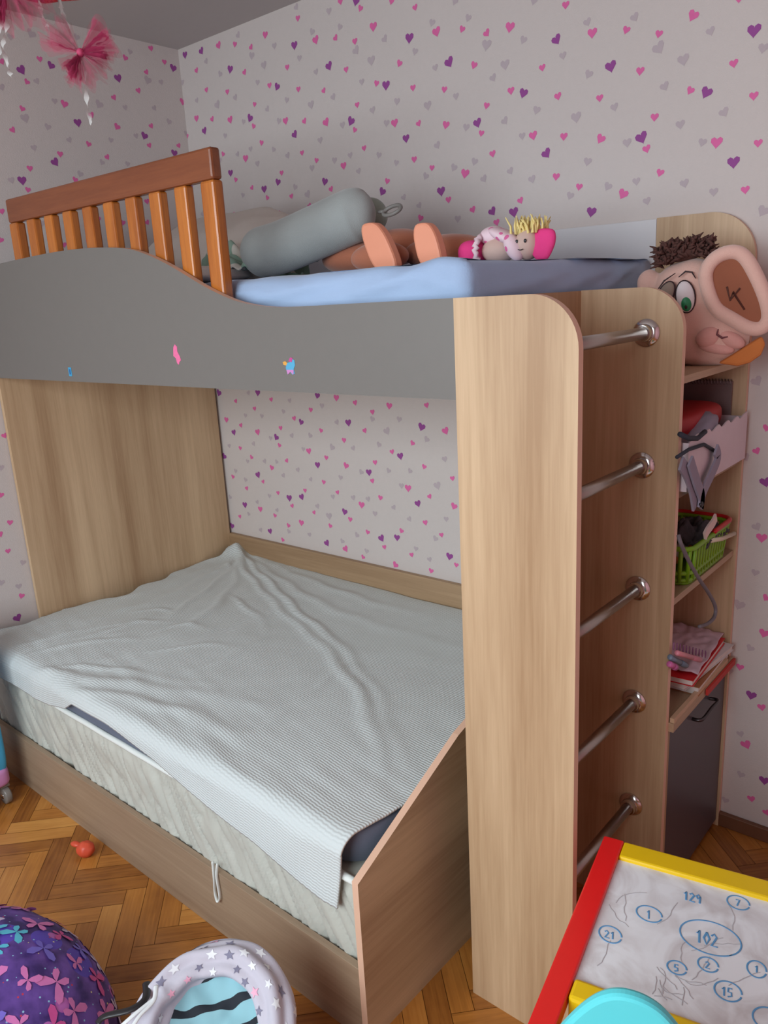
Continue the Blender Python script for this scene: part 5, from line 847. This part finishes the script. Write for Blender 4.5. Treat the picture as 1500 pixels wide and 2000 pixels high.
DG = {'1': [[(.2, .25), (.55, 0), (.5, 1)]], '2': [[(.1, .2), (.45, 0), (.8, .25), (.1, 1), (.9, 1)]], '5': [[(.85, 0), (.2, 0), (.15, .45), (.7, .45), (.75, .85), (.1, 1)]], '7': [[(.1, .05), (.85, 0), (.35, 1)]], '9': [[(.8, .3), (.4, .5), (.15, .2), (.5, 0), (.8, .25), (.7, 1)]], '0': [[(.5, 0), (.1, .5), (.45, 1), (.85, .5), (.5, 0)]], 'u': [[(.1, .1), (.15, .8), (.5, 1), (.8, .7), (.85, .1)]]}
def write(s, u, v, w, h, sk=.26, r=rr):
    for i, ch in enumerate(s):
        for P in DG[ch]: b.tube([B2(u+(i+x)*w, v+y*h+(i+x)*w*sk) for x, y in P], r, 6, flat=.3)
write('129', 1334, 1740, 12, 16, r=.0017); write('1', 1262, 1777, 10, 16); write('21', 1180, 1816, 11, 14); write('102', 1358, 1815, 15, 24, r=.0017); write('7', 1436, 1756, 10, 12); write('5', 1316, 1883, 10, 13); write('2', 1377, 1877, 10, 13); write('1', 1473, 1885, 10, 13); write('15', 1408, 1926, 12, 17)
b.I[n_board:] = [1]*(len(b.F)-n_board); n_blue = len(b.F)
random.seed(4)
for k in range(26):
    u0, v0 = random.uniform(1180, 1480), random.uniform(1690, 1990); P = [(u0, v0)]; a = random.uniform(0, 6.28)
    if k < 10: u0, v0 = random.uniform(1280, 1340), random.uniform(1885, 1960); P = [(u0, v0)]; a = 1.0
    for i in range(6): a += random.uniform(-.5, .5); u0 += 12*math.cos(a); v0 += 9*math.sin(a); P.append((u0, v0))
    P = [q for q in P if q[1] < 1890+(q[0]-1100)*.33 or q[0] > 1330]
    P = [q for q in P if q[1] > 1675+(q[0]-1212)*.27 and q[0] > 1215-(q[1]-1660)*.40]
    if len(P) > 2: b.tube([B2(*q) for q in P], .0007, 5, flat=.3)
b.V = [tuple(v) for v in b.V]
b.I[n_blue:] = [2]*(len(b.F)-n_blue)
obj('white_board', b, [mbd, mat('blue_marker', (96, 156, 204), .6, var=.1), mat('faint_pencil', (190, 186, 190), .8)], tbl)
# ---------------------------------------------------------------- child's cyan chair
cyn = mat('cyan_plastic', (96, 214, 222), .35, var=.02)
chc = Vector((2.55, -1.50, 0))
ch = empty('child_chair', (chc.x, chc.y, 0), 'child\'s bright cyan plastic chair with rounded back in front of the drawing table', 'chair')
cx_, cy_ = 2.498, -1.366; ct = .640
ce = Vector((math.cos(.35), math.sin(.35), 0)); cf = Vector((-math.sin(.35), math.cos(.35), 0))
def CP(a, z, d=0):
    a = a*.74 if z > .4 else a; z = z+.012 if z > .4 else z; q = Vector((cx_, cy_, 0))+ce*a+cf*d; return Vector((q.x, q.y, z))
prof = [(-.15, .37), (.15, .37), (.16, .52), (.13, .60), (.085, .665), (.05, .702), (.02, .718), (-.015, .722), (-.045, .714), (-.075, .692), (-.11, .652), (-.145, .60), (-.16, .52)]
pf_ = [(p.x, p.y) for p in spline([(x, z, 0) for x, z in prof[2:]], 5)]; prof = prof[:2]+pf_
k = len(prof); fA = [CP(x, z, .008-.05*(x*x)) for x, z in prof]; fB = [CP(x, z, -.008-.05*(x*x)) for x, z in prof]
b = MB(); b.add(fA+fB, [tuple(range(k)), tuple(range(2*k-1, k-1, -1))]+[(i, i+k, (i+1) % k+k, (i+1) % k) for i in range(k)]); obj('backrest', b, cyn, ch, bevel=.005, fixn=True)
b = MB(); b.obox(CP(0, .360, -.145), (ce, cf, Vector((0, 0, 1))), (.155, .15, .010)); obj('seat', b, cyn, ch, bevel=.008)
for a in (-.135, .135):
    for d in (-.28, 0.0):
        b = MB(); b.tube([CP(a*1.08, .001, d*1.05), CP(a, (.375 if d == 0 else .336), d)], [.014, .018], 14); obj('leg', b, cyn, ch, smooth=True)
# ---------------------------------------------------------------- hanging tulle bows and red garland
mtu, nt, bs = new_mat('pink_tulle'); out = nt.nodes['Material Output']; nt.nodes.remove(bs)
df = nt.nodes.new('ShaderNodeBsdfDiffuse'); df.inputs[0].default_value = lin((222, 84, 128))+(1,); tl = nt.nodes.new('ShaderNodeBsdfTranslucent'); tl.inputs[0].default_value = lin((226, 100, 144))+(1,)
tp = nt.nodes.new('ShaderNodeBsdfTransparent'); m1 = nt.nodes.new('ShaderNodeMixShader'); m1.inputs[0].default_value = .4; m2 = nt.nodes.new('ShaderNodeMixShader'); m2.inputs[0].default_value = .17
nt.links.new(df.outputs[0], m1.inputs[1]); nt.links.new(tl.outputs[0], m1.inputs[2]); nt.links.new(tp.outputs[0], m2.inputs[1]); nt.links.new(m1.outputs[0], m2.inputs[2]); nt.links.new(m2.outputs[0], out.inputs[0])
mrb, nt, bs = new_mat('clear_ribbon'); out = nt.nodes['Material Output']; bs.inputs['Base Color'].default_value = (.75, .74, .72, 1); bs.inputs['Roughness'].default_value = .3
tp = nt.nodes.new('ShaderNodeBsdfTransparent'); m2 = nt.nodes.new('ShaderNodeMixShader'); m2.inputs[0].default_value = .42; nt.links.new(tp.outputs[0], m2.inputs[1]); nt.links.new(bs.outputs[0], m2.inputs[2]); nt.links.new(m2.outputs[0], out.inputs[0])
def D3(u, v, t=1.3): return Vector(CAM)+(_f+_r*((u-750)/FPX)-_u*((v-1000)/FPX))*t
def bow(name, cu, cv, lobes, label, t, sd, ribs):
    c = D3(cu, cv, t); e = empty(name, c, label, 'bow'); random.seed(sd); s = t/FPX
    X_, Y_ = _r.copy(), _u.copy(); N_ = -_f
    for k, (ang, ln, sp) in enumerate(lobes):
        b = MB()
        for layer in range(5):
            ph = random.uniform(0, 6); aa = ang+random.uniform(-.12, .12); l2 = ln*random.uniform(.86, 1.06); sp2 = sp*random.uniform(.85, 1.1)
            def fn(u, v):
                th = aa+(u-.5)*sp2; r = v*l2*s*(1+.06*math.sin(u*23+ph)); d = X_*math.cos(th)+Y_*math.sin(th)
                return c+d*r+N_*(.016*v*math.sin(u*15+ph+layer)+(layer-2)*.007*v+.006*nz(u*6, v*6, ph))
            b.grid(fn, 46, 12)
        obj('tulle_lobe', b, mtu, e, smooth=True)
    b = MB(); b.blob(c, (.006, .006, .007)); obj('knot', b, mat('knot_pink', (176, 58, 96), .7), e, smooth=True)
    for P in ribs:
        K3 = [tuple(D3(u, v, t+.004)) for u, v in P]
        if P[-1][1] < 0 and P[-1][0] > 50: K3.append((K3[-1][0], K3[-1][1], ZC-.001))   # tied to the ceiling
        pts = spline(K3, 10); b = MB(); V = []
        for i, p in enumerate(pts):
            w2 = .0035+.0012*math.sin(i*1.1); q = _r*math.cos(i*.35)+N_*math.sin(i*.35); V += [p+q*w2, p-q*w2]
        b.add(V, [(2*i, 2*i+1, 2*i+3, 2*i+2) for i in range(len(pts)-1)]); obj('ribbon', b, mrb, e, smooth=True)
bow('tulle_bow', 157, 103, [(2.55, 72, 1.05), (.55, 68, 1.25), (-.35, 54, .9), (-1.45, 66, 1.2), (-2.1, 45, .6)], 'pink tulle bow hanging on a clear ribbon in front of the left wall', 1.3, 4, [[(148, 98), (140, 75), (130, 45), (118, 10), (112, -40)], [(160, 108), (166, 150), (170, 200), (178, 243)], [(92, 52), (84, 35), (78, 10), (72, -40)]])
bow('tulle_bow', 10, -30, [(-.4, 92, 1.3), (-1.3, 78, 1.2), (-2.1, 80, 1.2)], 'pink tulle bow cut off by the top left corner of the picture', 1.25, 7, [[(15, 25), (12, 60), (6, 90), (16, 130), (22, 150)], [(12, -35), (20, -60), (52, -90)], [(2, 20), (0, 60), (-2, 110)]])
b = MB(); pts = spline([D3(40, -6, 1.28), D3(80, 3, 1.28), D3(120, -1, 1.28), D3(170, -6, 1.28), D3(230, -22, 1.28)], 5)
for i, p in enumerate(pts[:-1]): 
    if i % 5 != 4: b.tube([p, pts[i+1]], .0055, 8, flat=.4)
obj('garland', b, mat('red_ribbon', (190, 50, 62), .6), smooth=True, label='red ribbon garland hanging at the top above the pink bows', cat='garland')
